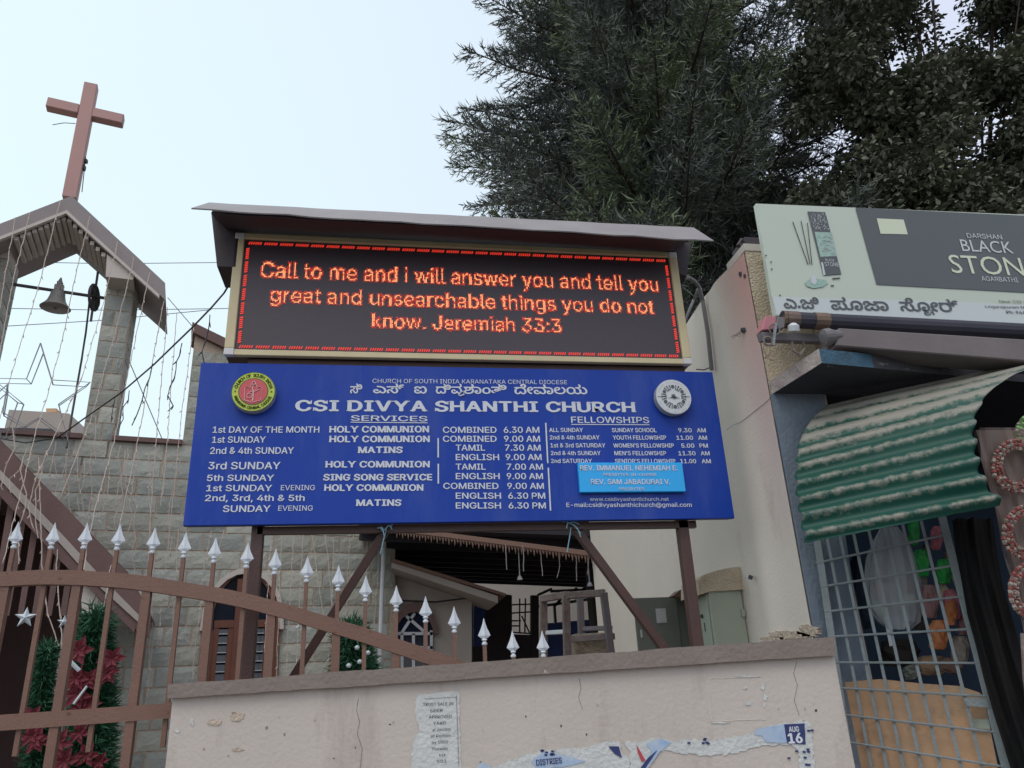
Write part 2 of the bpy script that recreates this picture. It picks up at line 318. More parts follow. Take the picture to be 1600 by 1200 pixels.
# ------------------------------------------------------------ lettering
try:
    INTER = bpy.data.fonts.load(bpy.utils.resource_path('LOCAL') + '/datafiles/fonts/Inter.woff2')
except Exception:
    INTER = None
_tc = {}
def glyphs(s, off=0.0, font='inter', shear=0.0):
    k = (s, off, font, shear)
    if k in _tc: return _tc[k]
    c = bpy.data.curves.new('t', 'FONT'); c.body = s; c.size = 1; c.resolution_u = 3; c.shear = shear; c.fill_mode = 'NONE'
    if font == 'inter' and INTER: c.font = INTER
    o = bpy.data.objects.new('t', c); me = bpy.data.meshes.new_from_object(o)
    v = np.array([p.co[:2] for p in me.vertices]) if len(me.vertices) else np.zeros((1, 2)); nb_ = [[] for _ in range(len(v))]; f = []
    for e_ in me.edges: nb_[e_.vertices[0]].append(e_.vertices[1]); nb_[e_.vertices[1]].append(e_.vertices[0])
    seen = set(); loops = []
    for i in range(len(me.vertices)):        # outlines, in their own drawing order
        if i in seen or len(nb_[i]) != 2: continue
        lp = [i]; seen.add(i); j = i + 1 if i + 1 in nb_[i] else nb_[i][0]
        while j != i and j not in seen: lp.append(j); seen.add(j); j = [q for q in nb_[j] if q != lp[-2]][0] if len([q for q in nb_[j] if q != lp[-2]]) else i
        if len(lp) > 2: loops.append(lp)
    area = lambda lp: sum(v[lp[i]][0] * v[lp[(i + 1) % len(lp)]][1] - v[lp[(i + 1) % len(lp)]][0] * v[lp[i]][1] for i in range(len(lp))) / 2
    def inside(pt, lp):
        c_ = False
        for i in range(len(lp)):
            (x1, y1), (x2, y2) = v[lp[i]], v[lp[i - 1]]
            if (y1 > pt[1]) != (y2 > pt[1]) and pt[0] < (x2 - x1) * (pt[1] - y1) / (y2 - y1) + x1: c_ = not c_
        return c_
    if loops:
        AR = [area(lp) for lp in loops]; sg_ = np.sign(max(AR, key=abs)); from mathutils.geometry import tessellate_polygon
        for lp, a_ in zip(loops, AR):
            if a_ * sg_ <= 0: continue
            grp = [lp] + [h for h, ah in zip(loops, AR) if ah * sg_ < 0 and abs(ah) < abs(a_) and inside(v[h[0]], lp)]; flat = [i for g in grp for i in g]
            for t in tessellate_polygon([[Vector((v[i][0], v[i][1], 0)) for i in g] for g in grp]):
                t = tuple(flat[i] for i in t); A_, B_, C_ = v[t[0]], v[t[1]], v[t[2]]; cr_ = (B_[0] - A_[0]) * (C_[1] - A_[1]) - (B_[1] - A_[1]) * (C_[0] - A_[0])
                f.append(t if cr_ > 0 else t[::-1])
    bpy.data.objects.remove(o); bpy.data.curves.remove(c); bpy.data.meshes.remove(me)
    par = list(range(len(v)))
    def find(i):
        while par[i] != i: par[i] = par[par[i]]; i = par[i]
        return i
    for t in f:
        for j in t[1:]: par[find(j)] = find(t[0])
    ids = {}; isl = np.array([ids.setdefault(find(i), len(ids)) for i in range(len(v))]) if len(v) else np.zeros(1)
    v = np.column_stack([v, .0009 * (isl % 6)])   # overlapping strokes never share one plane
    if off > 0:                          # heavier weight: the same glyphs laid again a hair to each side
        nv_ = len(v); vv = []; ff = []
        for q, (dx, dy) in enumerate(((0, 0), (off, 0), (-off, 0), (0, off * .6), (0, -off * .6))):
            vv.append(v + (dx, dy, .0062 * q / 5 * 1.0 + .0001 * q)); ff += [tuple(i + q * nv_ for i in t) for t in f]
        v, f = np.concatenate(vv), ff
    _tc[k] = (v, f); return v, f
CAPH = glyphs('H')[0][:, 1].max()
SER = {'I': ['Cb', 'Ct'], 'H': ['Lb', 'Lt', 'Rb', 'Rt'], 'D': ['Lb', 'Lt'], 'V': ['Lt', 'Rt'], 'Y': ['Lt', 'Rt', 'Cb'], 'A': ['Lb', 'Rb'], 'N': ['Lt', 'Lb', 'Rt'], 'T': ['Cb'],
       'U': ['Lt', 'Rt'], 'R': ['Lt', 'Lb', 'Rb'], 'L': ['Lt', 'Lb'], 'M': ['Lb', 'Lt', 'Rb', 'Rt'], 'E': ['Lt', 'Lb'], 'C': ['v'], 'S': ['v', 'w'], 'G': ['v'], 'O': []}
def serif_word(s, off, sw, sh, wide=1.0, gap=.12):
    V = []; Fc = []; x = 0
    for ch in s:
        if ch == ' ': x += .42 * wide; continue
        v, f = glyphs(ch, off); v = v.copy(); z_ = v[:, 2].copy() if v.shape[1] > 2 else np.zeros(len(v)); v = v[:, :2] / CAPH; x0 = v[:, 0].min(); wd = (v[:, 0].max() - x0) * wide
        v[:, 0] = (v[:, 0] - x0) * wide + x; b = len(V); V += [(p[0], p[1], z) for p, z in zip(v, z_)]; Fc += [tuple(i + b for i in q) for q in f]
        st = .20 * wide
        for k, q in enumerate(SER.get(ch, [])):
            if q in 'vw':
                if q == 'v': r = (x + wd - .09, x + wd, .66, 1.0)
                else: r = (x, x + .09, 0, .34)
            else:
                cx_ = x + {'L': st / 2, 'R': wd - st / 2, 'C': wd / 2}[q[0]]; y0 = 0 if q[1] == 'b' else 1 - sh
                r = (cx_ - sw / 2, cx_ + sw / 2, y0, y0 + sh)
            b = len(V); z = .012 + .0012 * (k % 4) + .0003 * (len(V) % 4); V += [(r[0], r[2], z), (r[1], r[2], z), (r[1], r[3], z), (r[0], r[3], z)]; Fc.append((b, b + 1, b + 2, b + 3))
        x += wd + gap
    return np.array(V), Fc
def lay(name, V, Fc, xl, yl, xr, yr, cap, P, m_, parent, lift=.002, capu=1.0):
    """fit 2D glyph mesh between two baseline pixels; P maps a pixel to the carrying plane"""
    A = P(xl, yl); B = P(xr, yr); T = P(xl, yl - cap); 
    ex = (B - A); up = (T - A); up = up - ex * (up @ ex) / (ex @ ex); n = np.cross(ex, up); n /= np.linalg.norm(n)
    x0, x1 = V[:, 0].min(), V[:, 0].max()
    W = A + np.outer((V[:, 0] - x0) / (x1 - x0), ex) + np.outer(V[:, 1] / capu, up) + n * lift
    if V.shape[1] > 2: W += np.outer(V[:, 2] * .12, n)
    b = MB(); b.add(W, Fc); return b.build(name, m_, parent)
def text(parent, s, xl, yl, xr, yr, cap, P, m_='letter', off=.012, name='text_line', font='inter', lift=.002, capu=None):
    v, f = glyphs(s, off, font); return lay(name, v, f, xl, yl, xr, yr, cap, P, m_, parent, lift, capu or CAPH)

# ============================================================ SETTING
b = MB(); b.quad((-900, -900, 0), (900, -900, 0), (900, 900, 0), (-900, 900, 0)); tag(b.build('ground', 'yard'), kind='structure')
b = MB(); b.quad((-60, -7, .004), (60, -7, .004), (60, 2.2, .004), (-60, 2.2, .004)); tag(b.build('road', 'asphalt'), kind='structure')
b = MB(); b.box((-60, 2.2, 0), (60, 3.2, .14)); tag(b.build('pavement', 'slab'), kind='structure')

# ============================================================ BOUNDARY WALL
WN = nrm((math.sin(math.radians(8)), math.cos(math.radians(8)), 0)); WP0 = (0, 3.6, 0)
wallP = lambda px, py, off=0.0: atp(px, py, np.array(WP0) - WN * off, WN)
back = WN * .17
wt = thing('boundary_wall', wallP(800, 1040) * np.array([1, 1, 0]), 'low cream plaster wall with torn posters and brown coping, under the blue signboard', 'wall')
TL = wallP(270, 1090); TR = wallP(1303, 1023)
b = MB(); b.prism([(TL[0], TL[1], 0), (TR[0], TR[1], 0), TR, TL], back + (0, 0, 0)); b.build('wall_face', 'plaster', wt)
cb = MB()
cL, cR = wallP(262, 1069, .03), wallP(1303, 994.5, .03); dL, dR = wallP(262, 1091, .03), wallP(1306, 1024, .03)
# coping with slightly uneven edges
nseg = 40; top = []; bot = []
for i in range(nseg + 1):
    t = i / nseg; j1, j2 = random.uniform(-.0022, .0022), random.uniform(-.002, .002)
    top.append(cL + (cR - cL) * t + (0, 0, j1)); bot.append(dL + (dR - dL) * t + (0, 0, j2))
back2 = back + WN * .05
for i in range(nseg):
    cb.add([bot[i], bot[i + 1], top[i + 1], top[i], bot[i] + back2, bot[i + 1] + back2, top[i + 1] + back2, top[i] + back2],
           [(0, 1, 2, 3), (7, 6, 5, 4), (3, 2, 6, 7), (1, 0, 4, 5)] + ([(0, 3, 7, 4)] if i == 0 else []) + ([(2, 1, 5, 6)] if i == nseg - 1 else []))
cb.build('coping', 'cap', wt)
# chipped plaster and old fixing scars
def blotch(cx_, cy_, rx, ry, P, m_, parent, name, n=14, lift=.003, jag=.35, rot=0, th=.002):
    pts = []
    for i in range(n):
        a_ = -2 * PI * i / n; k = 1 + random.uniform(-jag, jag); x = rx * k * math.cos(a_); y = ry * k * math.sin(a_)
        pts.append(P(cx_ + x * math.cos(rot) - y * math.sin(rot), cy_ + x * math.sin(rot) + y * math.cos(rot)))
    nn = nrm(np.cross(pts[3] - pts[0], pts[6] - pts[0]))
    if nn @ (CAM - pts[0]) < 0: nn = -nn; pts = pts[::-1]
    pts = [p + nn * lift for p in pts]
    q = MB(); q.prism(pts, -nn * th); return q.build(name, m_, parent)
for (x, y, rx, ry) in ((371, 1119, 12, 7), (335, 1129, 11, 6), (372, 1171, 8, 3)):
    blotch(x, y, rx, ry, wallP, 'broken', wt, 'plaster_chip', jag=.3)
for (x, y, rx, ry) in ((300, 1127, 4, 6), (277, 1142, 5, 3), (1192, 1073, 3, 6), (1196, 1090, 3, 5), (1170, 1100, 4, 3), (1164, 1075, 3, 2), (1194, 1102, 2, 4), (1125, 1129, 12, 1.4), (1168, 1057, 16, 1.3)):
    blotch(x, y, rx, ry, wallP, 'paper', wt, 'paper_scrap')
# outline scar of a removed notice
q = MB()
for (a1, b1, a2, b2) in ((1107, 1061, 1191, 1057), (1107, 1061, 1112, 1124), (1112, 1127, 1196, 1124), (1191, 1057, 1198, 1124)):
    n_ = 12; pp = [wallP(a1 + (a2 - a1) * i / n_ + random.uniform(-.7, .7), b1 + (b2 - b1) * i / n_ + random.uniform(-.7, .7), .001) for i in range(n_ + 1)]; q.tube(pp, .0012, 4)
q.build('notice_outline_scar', 'plaster_side', wt)
for pts_ in ([(560, 1092), (557, 1110), (562, 1128), (558, 1146), (566, 1170), (563, 1200)], [(905, 1060), (908, 1075), (904, 1090), (910, 1108)], [(1245, 1034), (1240, 1052), (1246, 1071), (1241, 1095), (1249, 1118)]):
    q = MB(); q.tube([wallP(x, y, .0008) for x, y in pts_], .0008, 4); q.build('hairline_crack', 'ink', wt)
for k in range(26):
    blotch(random.uniform(290, 1290), random.uniform(1095, 1195), random.uniform(.8, 2.2), random.uniform(.8, 2.6), wallP, random.choice(['ink', 'broken', 'broken', 'cap']), wt, 'plaster_chip', n=8, lift=.0015)
# torn posters
def torn(px, P, parent, name, m_, lift=.003, jag=2.2, th=.0015, step=7):
    out_ = []
    n_ = len(px)
    for i in range(n_):
        x0, y0 = px[i]; x1, y1 = px[(i + 1) % n_]; d = math.hypot(x1 - x0, y1 - y0); k = max(1, int(d / step))
        for j in range(k):
            t = j / k; out_.append((x0 + (x1 - x0) * t + (random.uniform(-jag, jag) if j else 0), y0 + (y1 - y0) * t + (random.uniform(-jag, jag) if j else 0)))
    area = sum(out_[i][0] * out_[(i + 1) % len(out_)][1] - out_[(i + 1) % len(out_)][0] * out_[i][1] for i in range(len(out_)))
    if area > 0: out_ = out_[::-1]           # pixel y runs down: negative area is counter-clockwise seen from the front
    pts = [P(x, y) for x, y in out_]; q_ = MB(); nn = np.array([0, -1, 0]); q_.prism([p + nn * lift for p in pts], -nn * th)
    return q_.build(name, m_, parent)
t_ = thing('notice_poster', wallP(685, 1150), 'narrow white printed notice, torn down its left side, pasted on the cream wall', 'poster')
torn([(652, 1086), (717, 1080), (721, 1199), (718, 1230), (640, 1230), (645, 1160), (655, 1140), (648, 1110)], wallP, t_, 'torn_sheet', 'paper', jag=1.6, step=5)
for i, (s, x0, x1) in enumerate((('TRUST SALE IN', 661, 708), ('SEER', 672, 692), ('APPROVED', 670, 706), ('YARD', 677, 697), ('at Junction', 676, 704), ('of Portion', 673, 704), ('by 1000', 675, 700), ('Thursday', 674, 700), ('to', 686, 696), ('501', 683, 698))):
    yb = 1103 + i * 9.9
    text(t_, s, x0, yb, x1, yb - 1.2, 4.6, wallP, 'ink', .0, 'faded_print_line', lift=.0045)
q = MB(); q.tube([wallP(663, 1092, .005), wallP(713, 1089, .005)], .0006, 4); q.tube([wallP(713, 1086, .005), wallP(717, 1198, .005)], .0008, 4); q.build('ruled_border', 'ink', t_)
t_ = thing('street_poster', wallP(1020, 1170), 'long torn strip of white and blue poster with a navy AUG 16 date box', 'poster')
torn([(790, 1192), (812, 1182), (838, 1176), (880, 1170), (915, 1168), (940, 1160), (968, 1158), (972, 1178), (982, 1182), (982, 1215), (760, 1215), (745, 1208)], wallP, t_, 'torn_sheet', 'paper', jag=2.2, step=4)
torn([(975, 1158), (1000, 1160), (1020, 1153), (1050, 1158), (1065, 1156), (1115, 1155), (1150, 1150), (1180, 1145), (1200, 1134), (1235, 1128), (1262, 1126), (1268, 1140), (1272, 1215), (1248, 1215), (1248, 1175), (1235, 1163), (1190, 1164), (1160, 1174), (1110, 1182), (1060, 1176), (1030, 1172), (1018, 1188), (1005, 1215), (982, 1215), (985, 1178)], wallP, t_, 'torn_sheet', 'paper', jag=2.4, step=4)
torn([(1180, 1139), (1225, 1131), (1229, 1160), (1196, 1160), (1190, 1150), (1178, 1147)], wallP, t_, 'blue_print', 'paper_b', lift=.0055, jag=.8)
torn([(1009, 1162), (1030, 1154), (1048, 1160), (1030, 1175), (1012, 1200), (1004, 1202), (1010, 1185), (1018, 1175)], wallP, t_, 'blue_print', 'paper_b', lift=.0055, jag=.8)
torn([(830, 1188), (850, 1174), (880, 1180), (915, 1189), (880, 1198), (838, 1202)], wallP, t_, 'blue_print', 'paper_b', lift=.0055, jag=1.2)
torn([(744, 1200), (752, 1191), (766, 1196), (768, 1215), (744, 1215)], wallP, t_, 'blue_print', 'paper_b', lift=.0055, jag=1.2)
torn([(1224, 1132), (1256, 1130), (1258, 1163), (1229, 1161)], wallP, t_, 'date_box', 'navy', lift=.006, jag=.5)
text(t_, 'AUG', 1232, 1143.5, 1248, 1142.7, 8, wallP, 'letter', .03, 'date_month', lift=.0075)
text(t_, '16', 1231, 1161, 1254, 1160, 15, wallP, 'letter', .04, 'date_number', lift=.0075)
text(t_, 'DISTRIES', 838, 1196, 878, 1192, 9, wallP, 'navy', .02, 'printed_word', lift=.0075)
torn([(950, 1166), (966, 1166), (971, 1184), (960, 1178)], wallP, t_, 'navy_print', 'navy', lift=.0065, jag=.3)
torn([(994, 1164), (1000, 1174), (1008, 1188), (1002, 1190), (996, 1176)], wallP, t_, 'red_print', 'red', lift=.0065, jag=.3)
torn([(1026, 1172), (1008, 1200), (1000, 1200), (1012, 1184)], wallP, t_, 'navy_print', 'navy', lift=.007, jag=.3)
for k in range(26):
    x = random.choice([random.uniform(1075, 1115), random.uniform(845, 865), random.uniform(1255, 1268), random.uniform(1228, 1268)]);
    y = {1: random.uniform(1154, 1162), 0: random.uniform(1172, 1180), 2: random.uniform(1140, 1199)}[1 if 1070 < x < 1120 else (0 if x < 900 else 2)]
    torn([(x - 2, y - 1.5), (x + 3, y - 1), (x + 2, y + 2), (x - 2, y + 1.5)], wallP, t_, 'ink_fleck', 'navy', lift=.007, jag=.5, step=3)

# ============================================================ BLUE SIGNBOARD
YB = 4.0
BP = lambda px, py: at(px, py, YB)
bx0, bx1, bz0, bz1 = -.982, 1.9235, 2.414, 3.294
sg = thing('church_signboard', (.47, YB, 0), 'large blue church notice board listing services and fellowships, on two brown posts', 'signboard')
b = MB(); b.box((bx0, YB, bz0), (bx1, YB + .03, bz1)); b.build('sheet_face', 'blue', sg, bevel=.003)
b = MB(); b.box((bx0 + .01, YB + .031, bz0 + .004), (bx1 - .01, YB + .06, bz0 + .045)); b.box((bx0 + .01, YB + .031, bz1 - .045), (bx1 - .01, YB + .06, bz1 - .004))
b.build('back_frame', 'brown', sg)
for x in (-.635, 1.645):
    b = MB(); b.box((x - .029, YB + .062, 0), (x + .029, YB + .12, 4.1)); b.build('post', 'brown', sg, bevel=.003)
def brace(x0, y0, x1, y1, ya, yb, w_):
    p, q = at(x0, y0, ya), at(x1, y1, yb); d = q - p; q2 = p + d * 1.6 if (p + d * 1.6)[2] > 0 else q
    b_ = MB(); b_.beam(p, q2, w_, w_, (0, 1, 0)); b_.build('brace', 'brown', sg, bevel=.002)
brace(606, 824, 462, 1052, 4.10, 4.3, .042); brace(893, 818, 1035, 1010, 4.10, 4.16, .045)
# lower rail seen under the sheet on the right
b = MB(); b.box((-.635, YB + .062, bz0 - .035), (1.72, YB + .10, bz0 + .003)); b.build('lower_rail', 'brown', sg)
txt = lambda s, xl, yl, xr, yr, cap, **k: text(sg, s, xl, yl, xr, yr, cap, BP, **k)
txt('CHURCH OF SOUTH INDIA KARANATAKA CENTRAL DIOCESE', 582, 598.5, 886, 600.5, 6.5, off=.0)
# Kannada line, syllable by syllable
KC = .60
def kan(s, xl, xr, yb, cap, parent=sg, P=BP, m_='letter', name='kannada_text', off=.022): text(parent, s, xl, yb, xr, yb, cap, P, m_, off, name, 'noto', capu=KC)
kan('ಸಿ', 547, 566, 614.5, 11.5); kan('ಎಸ್', 583, 632, 614.5, 11.5); kan('ಐ', 647, 667, 614.8, 11.5); kan('ದಿವ', 681, 722, 615, 11.5); kan('ಶಾಂತಿ', 725, 792, 615.3, 11.5); kan('ದೇವಾಲಯ', 804, 918, 615.8, 11.5)
def vattu(pts, P, parent, m_='letter', r=.0045):
    q_ = MB(); q_.tube([P(*p) + np.array([0, -.004, 0]) for p in pts], r, 5); q_.build('kannada_text', m_, parent)
vattu([(719, 613), (724, 612), (725, 617), (719, 619), (716, 616)], BP, sg)
V, Fc = serif_word('CSI DIVYA SHANTHI CHURCH', .034, .44, .075, 1.5, .14); lay('heading_text', V, Fc, 461, 642, 994, 644, 16.2, BP, 'letter', sg)
txt('SERVICES', 548, 657.5, 668, 658.5, 8.2, off=.015, name='heading_text'); txt('FELLOWSHIPS', 892.5, 660.8, 1014.5, 661.3, 9.5, off=.012, name='heading_text')
def rule(x0, y0, x1, y1, r=.0018):
    p, q = BP(x0, y0), BP(x1, y1); n_ = np.array([0, -.004, 0]); d = nrm(q - p); s_ = np.cross(d, [0, 1, 0]) * r
    b_ = MB(); b_.add([p + n_ - s_, p + n_ + s_, q + n_ + s_, q + n_ - s_], [(0, 1, 2, 3)]); b_.build('ruled_line', 'letter', sg)
rule(548, 660, 668, 661, .0022); rule(892.5, 663.5, 1014.5, 664, .0022)
for a_ in ((684.6, 685, 684.6, 715), (684.8, 725, 684.8, 756)): rule(*a_, .0038)
for a_ in ((852.5, 661, 855.7, 724), (856.4, 731, 860, 798)): rule(*a_, .004)
for s, x0, x1, yb, cap in (('1st DAY OF THE MONTH', 332, 499, 676.3, 9.5), ('1st SUNDAY', 331, 415, 692, 9.5), ('2nd & 4th SUNDAY', 328, 459, 709.3, 10), ('3rd SUNDAY', 325, 438, 733.3, 11), ('5th SUNDAY', 323, 428, 751.7, 9.5),
                           ('1st SUNDAY', 322, 425, 767.6, 9.5), ('EVENING', 438.7, 492, 766.2, 8), ('2nd, 3rd, 4th & 5th', 320, 476, 783, 9.5), ('SUNDAY', 348, 422.5, 800, 10), ('EVENING', 434.6, 488.5, 798.2, 8)):
    txt(s, x0, yb, x1, yb - .3, cap, off=.016 if s != 'EVENING' else .004)
for s, x0, x1, yb in (('HOLY COMMUNION', 514, 671, 675.8), ('HOLY COMMUNION', 514, 672, 691), ('MATINS', 559, 629, 708), ('HOLY COMMUNION', 508, 672, 730.5), ('SING SONG SERVICE', 505, 675.5, 750.7), ('HOLY COMMUNION', 506, 662, 767), ('MATINS', 556, 627, 790.5)):
    V, Fc = serif_word(s, .036, .36, .14, 1.25, .10); lay('text_line', V, Fc, x0, yb, x1, yb - .3, 9.6, BP, 'letter', sg)
for s, x0, x1, yb, t_s, u0, u1 in (('COMBINED', 692, 776, 676.4, '6.30 AM', 787, 843), ('COMBINED', 692, 776, 690.4, '9.00 AM', 787.6, 844), ('TAMIL', 712, 758, 704.3, '7.30 AM', 789, 845), ('ENGLISH', 712, 780, 719, '9.00 AM', 790, 846.5), ('TAMIL', 712, 759, 734, '7.00 AM', 791.6, 848.6),
                                  ('ENGLISH', 712, 781, 748.7, '9.00 AM', 791.6, 848.6), ('COMBINED', 692.5, 779, 764, '9.00 AM', 792.5, 850), ('ENGLISH', 712, 783, 779.3, '6.30 PM', 794, 852), ('ENGLISH', 712, 783, 794.6, '6.30 PM', 794.6, 853)):
    txt(s, x0, yb, x1, yb, 9.2, off=.016); txt(t_s, u0, yb, u1, yb, 9.2, off=.018)
for s, x0, x1, s2, y0, y1, s3, z0, z1, z2, z3, yb in (('ALL SUNDAY', 858, 911, 'SUNDAY SCHOOL', 956, 1026, '9.30', 1060, 1081, 1089, 1103, 675.2), ('2nd & 4th SUNDAY', 859, 937, 'YOUTH FELLOWSHIP', 957.5, 1041, '11.00', 1057, 1083, 1091, 1105, 686.8),
      ('1st & 3rd SATURDAY', 860, 946, "WOMEN'S FELLOWSHIP", 958.4, 1053, '5.00', 1064.6, 1085, 1093, 1106.4, 699.2), ('2nd & 4th SUNDAY', 860.6, 938.6, "MEN'S FELLOWSHIP", 960, 1041, '11.30', 1060, 1087, 1095, 1109, 711.2), ('2nd SATURDAY', 861, 925, "SENIOR'S FELLOWSHIP", 961, 1055.6, '11.00', 1063, 1088, 1096.5, 1111, 723.5)):
    txt(s, x0, yb, x1, yb, 6.3, off=.02); txt(s2, y0, yb + .2, y1, yb + .2, 6.3, off=.02); txt(s3, z0, yb + .4, z1, yb + .4, 6.3, off=.02); txt('PM' if s3 == '5.00' else 'AM', z2, yb + .4, z3, yb + .4, 6.3, off=.02)
txt('www.csidivyashantichurch.net', 921.5, 782.8, 1045, 782.6, 5.6, off=.004); txt('E-mail:csidivyashanthichurch@gmail.com', 885, 792.3, 1081, 792, 6.6, off=.01)
# light blue name panel, proud of the sheet
p0, p1 = BP(901, 725), BP(1069, 770); 
b = MB(); b.prism([(p0[0], YB - .03, p1[2]), (p1[0], YB - .03, p1[2]), (p1[0], YB - .03, p0[2]), (p0[0], YB - .03, p0[2])], (0, .029, 0)); pn = b.build('name_panel', 'cyan', sg, bevel=.003)
PP = lambda px, py: at(px, py, YB - .03)
for s, x0, x1, yb, cap, of in (('REV. IMMANUEL NEHEMIAH E.', 906.5, 1059, 735, 7.6, .022), ('PRESBYTER-IN-CHARGE', 943, 1026, 743.8, 4.4, .01), ('REV. SAM JABADURAI V.', 923.6, 1047.5, 756.5, 7.6, .02), ('PRESBYTER', 967.5, 1006.5, 766.2, 4.4, .01)):
    text(pn, s, x0, yb, x1, yb, cap, PP, 'letter', of, 'panel_text')
# emblems
def disc(c, r, y, th, m_, name, n=40, rin=0):
    b_ = MB()
    if rin == 0: b_.lathe((c[0], y, c[2]), [(r, 0), (r, th)], n, (0, 1, 0))
    else:
        vs_ = [(c[0] + rr * math.cos(2 * PI * k / n), y, c[2] + rr * math.sin(2 * PI * k / n)) for rr in (rin, r) for k in range(n)]
        b_.add(vs_, [(k, (k + 1) % n, n + (k + 1) % n, n + k) for k in range(n)][::1])
    return b_.build(name, m_, em)
def ring_text(s, c, r, y, a0, a1, cap, m_, flip=False, off=.02, name='ring_text'):
    b_ = MB(); n_ = len(s)
    for i, ch in enumerate(s):
        if ch == ' ': continue
        a_ = math.radians(a0 + (a1 - a0) * (i + .5) / n_); v, f = glyphs(ch, off); v = v[:, :2] / CAPH * cap; v = v - [v[:, 0].mean(), cap / 2]
        t = np.array([math.sin(a_), -math.cos(a_)]); o_ = np.array([math.cos(a_), math.sin(a_)])
        if flip: t, o_ = -t, -o_
        ctr = np.array([c[0], c[2]]) + r * np.array([math.cos(a_), math.sin(a_)])
        W = ctr + np.outer(v[:, 0], t) + np.outer(v[:, 1], o_); b_.add([(p[0], y, p[1]) for p in W], f)
    b_.build(name, m_, em)
YE = YB - .045
c = at(396, 612, YE); em = MB().lathe((c[0], YE, c[2]), [(.112, 0), (.112, .04)], 44, (0, 1, 0)).build('round_emblem', 'seal_side', sg)
disc(c, .109, YE - .002, .002, 'seal_y', 'emblem_face'); disc(c, .111, YE - .0025, 0, 'seal_g', 'emblem_rim', rin=.108); disc(c, .076, YE - .004, 0, 'seal_g', 'emblem_ring', rin=.072); disc(c, .072, YE - .004, .002, 'seal_r', 'emblem_centre')
ring_text('CHURCH OF SOUTH INDIA', c, .092, YE - .0045, 168, 12, .017, 'seal_g'); ring_text('KARNATAKA CENTRAL DIOCESE', c, .092, YE - .0045, 196, 344, .015, 'seal_g', True)
for s_ in (-1, 1):
    q = MB(); pts = []
    for k in range(10): a_ = PI / 2 + k * PI / 5; r_ = .007 if k % 2 == 0 else .003; pts.append((c[0] + s_ * .092 + r_ * math.cos(a_), YE - .0045, c[2] + r_ * math.sin(a_)))
    q.poly(pts[::1]); q.build('emblem_star', 'seal_g', em)
q = MB(); E2 = lambda x, z: (c[0] + x, YE - .006, c[2] + z)      # trefoil-topped tablet with a robed outline
q.tube([E2(*p) for p in ((-.042, -.05), (-.044, .018), (-.03, .028), (-.018, .018), (-.014, .034), (0, .062), (.014, .034), (.018, .018), (.03, .028), (.044, .018), (.042, -.05), (0, -.062), (-.042, -.05))], .0022, 5)
q.tube([E2(*p) for p in ((0, .04), (-.006, .02), (0, .0), (.002, -.03), (0, -.055))], .004, 5); q.tube([E2(*p) for p in ((-.03, -.02), (-.014, -.002), (0, -.004), (.012, .002), (.026, .012))], .003, 5)
q.tube([E2(.014 * math.cos(k * PI / 5) - .018, .014 * math.sin(k * PI / 5) - .026) for k in range(11)], .0022, 5); q.tube([E2(.009 * math.cos(k * PI / 5), .009 * math.sin(k * PI / 5) + .046) for k in range(11)], .0022, 5)
q.build('emblem_figure', 'seal_pk', em)
c = at(1052.5, 620, YE); em = MB().lathe((c[0], YE, c[2]), [(.107, 0), (.107, .04)], 44, (0, 1, 0)).build('round_emblem', 'seal_side', sg)
disc(c, .105, YE - .002, .002, 'seal_w', 'emblem_face'); ring_text('WOMENS FELLOWSHIP CSI', c, .093, YE - .0045, 165, 15, .009, 'palegrey', off=0); ring_text('UNITE AND SERVE WITH LOVE', c, .093, YE - .0045, 195, 345, .009, 'palegrey', True, 0)
q = MB()
for k in range(6):
    a_ = PI / 2 + k * PI / 3; q.lathe((c[0] + .062 * math.cos(a_), YE - .006, c[2] + .062 * math.sin(a_)), [(.0105, 0), (.0105, .002)], 12, (0, 1, 0))
    for da, o_ in ((-.30, 1), (.30, -1), (-.52, 1), (.52, -1)):
        x = a_ + da * 1.0
        for (r0, a0_, r1, a1_) in ((.047, x, .073, x), (.073, x, .073, x + .07 * o_), (.047, x, .047, x - .09 * o_)):
            q.tube([(c[0] + r0 * math.cos(a0_), YE - .005, c[2] + r0 * math.sin(a0_)), (c[0] + r1 * math.cos(a1_), YE - .005, c[2] + r1 * math.sin(a1_))], .0021, 4)
for k in range(7): a_ = k * 2.4; q.tube([(c[0], YE - .005, c[2]), (c[0] + (.011 + .006 * (k % 3)) * math.cos(a_), YE - .005, c[2] + .016 * math.sin(a_))], [.005, .0025], 5)
q.tube([(c[0] - .098, YE - .005, c[2]), (c[0] - .070, YE - .005, c[2])], .0013, 4); q.tube([(c[0] + .07, YE - .005, c[2]), (c[0] + .098, YE - .005, c[2])], .0013, 4); q.tube([(c[0] - .034, YE - .005, c[2] - .008), (c[0] + .034, YE - .005, c[2] - .008)], .0011, 4)
q.build('emblem_motif', 'charcoal', em)
# blue rope knots holding the braces
for (x, y, lab) in ((604, 826, 'pale blue rope knot at the top of the left brace'), (892, 824, 'pale blue rope knot at the top of the right brace')):
    q = MB(); p = at(x, y, 4.05)
    for k in range(5):
        d1 = np.array([random.uniform(-.03, .03), -.012, random.uniform(-.02, .03)]); d2 = np.array([random.uniform(-.05, .05), -.01, random.uniform(-.06, .05)])
        q.tube([p + d1, p + (d1 + d2) / 2 + [0, -.01, .01], p + d2], .0035, 5)
    q.tube([p, p + [-.015, -.012, -.06], p + [-.03, 0, -.13]], .003, 5)
    tag(q.build('rope_knot', 'rope'), lab, 'rope', 'rope knots on the sign braces')

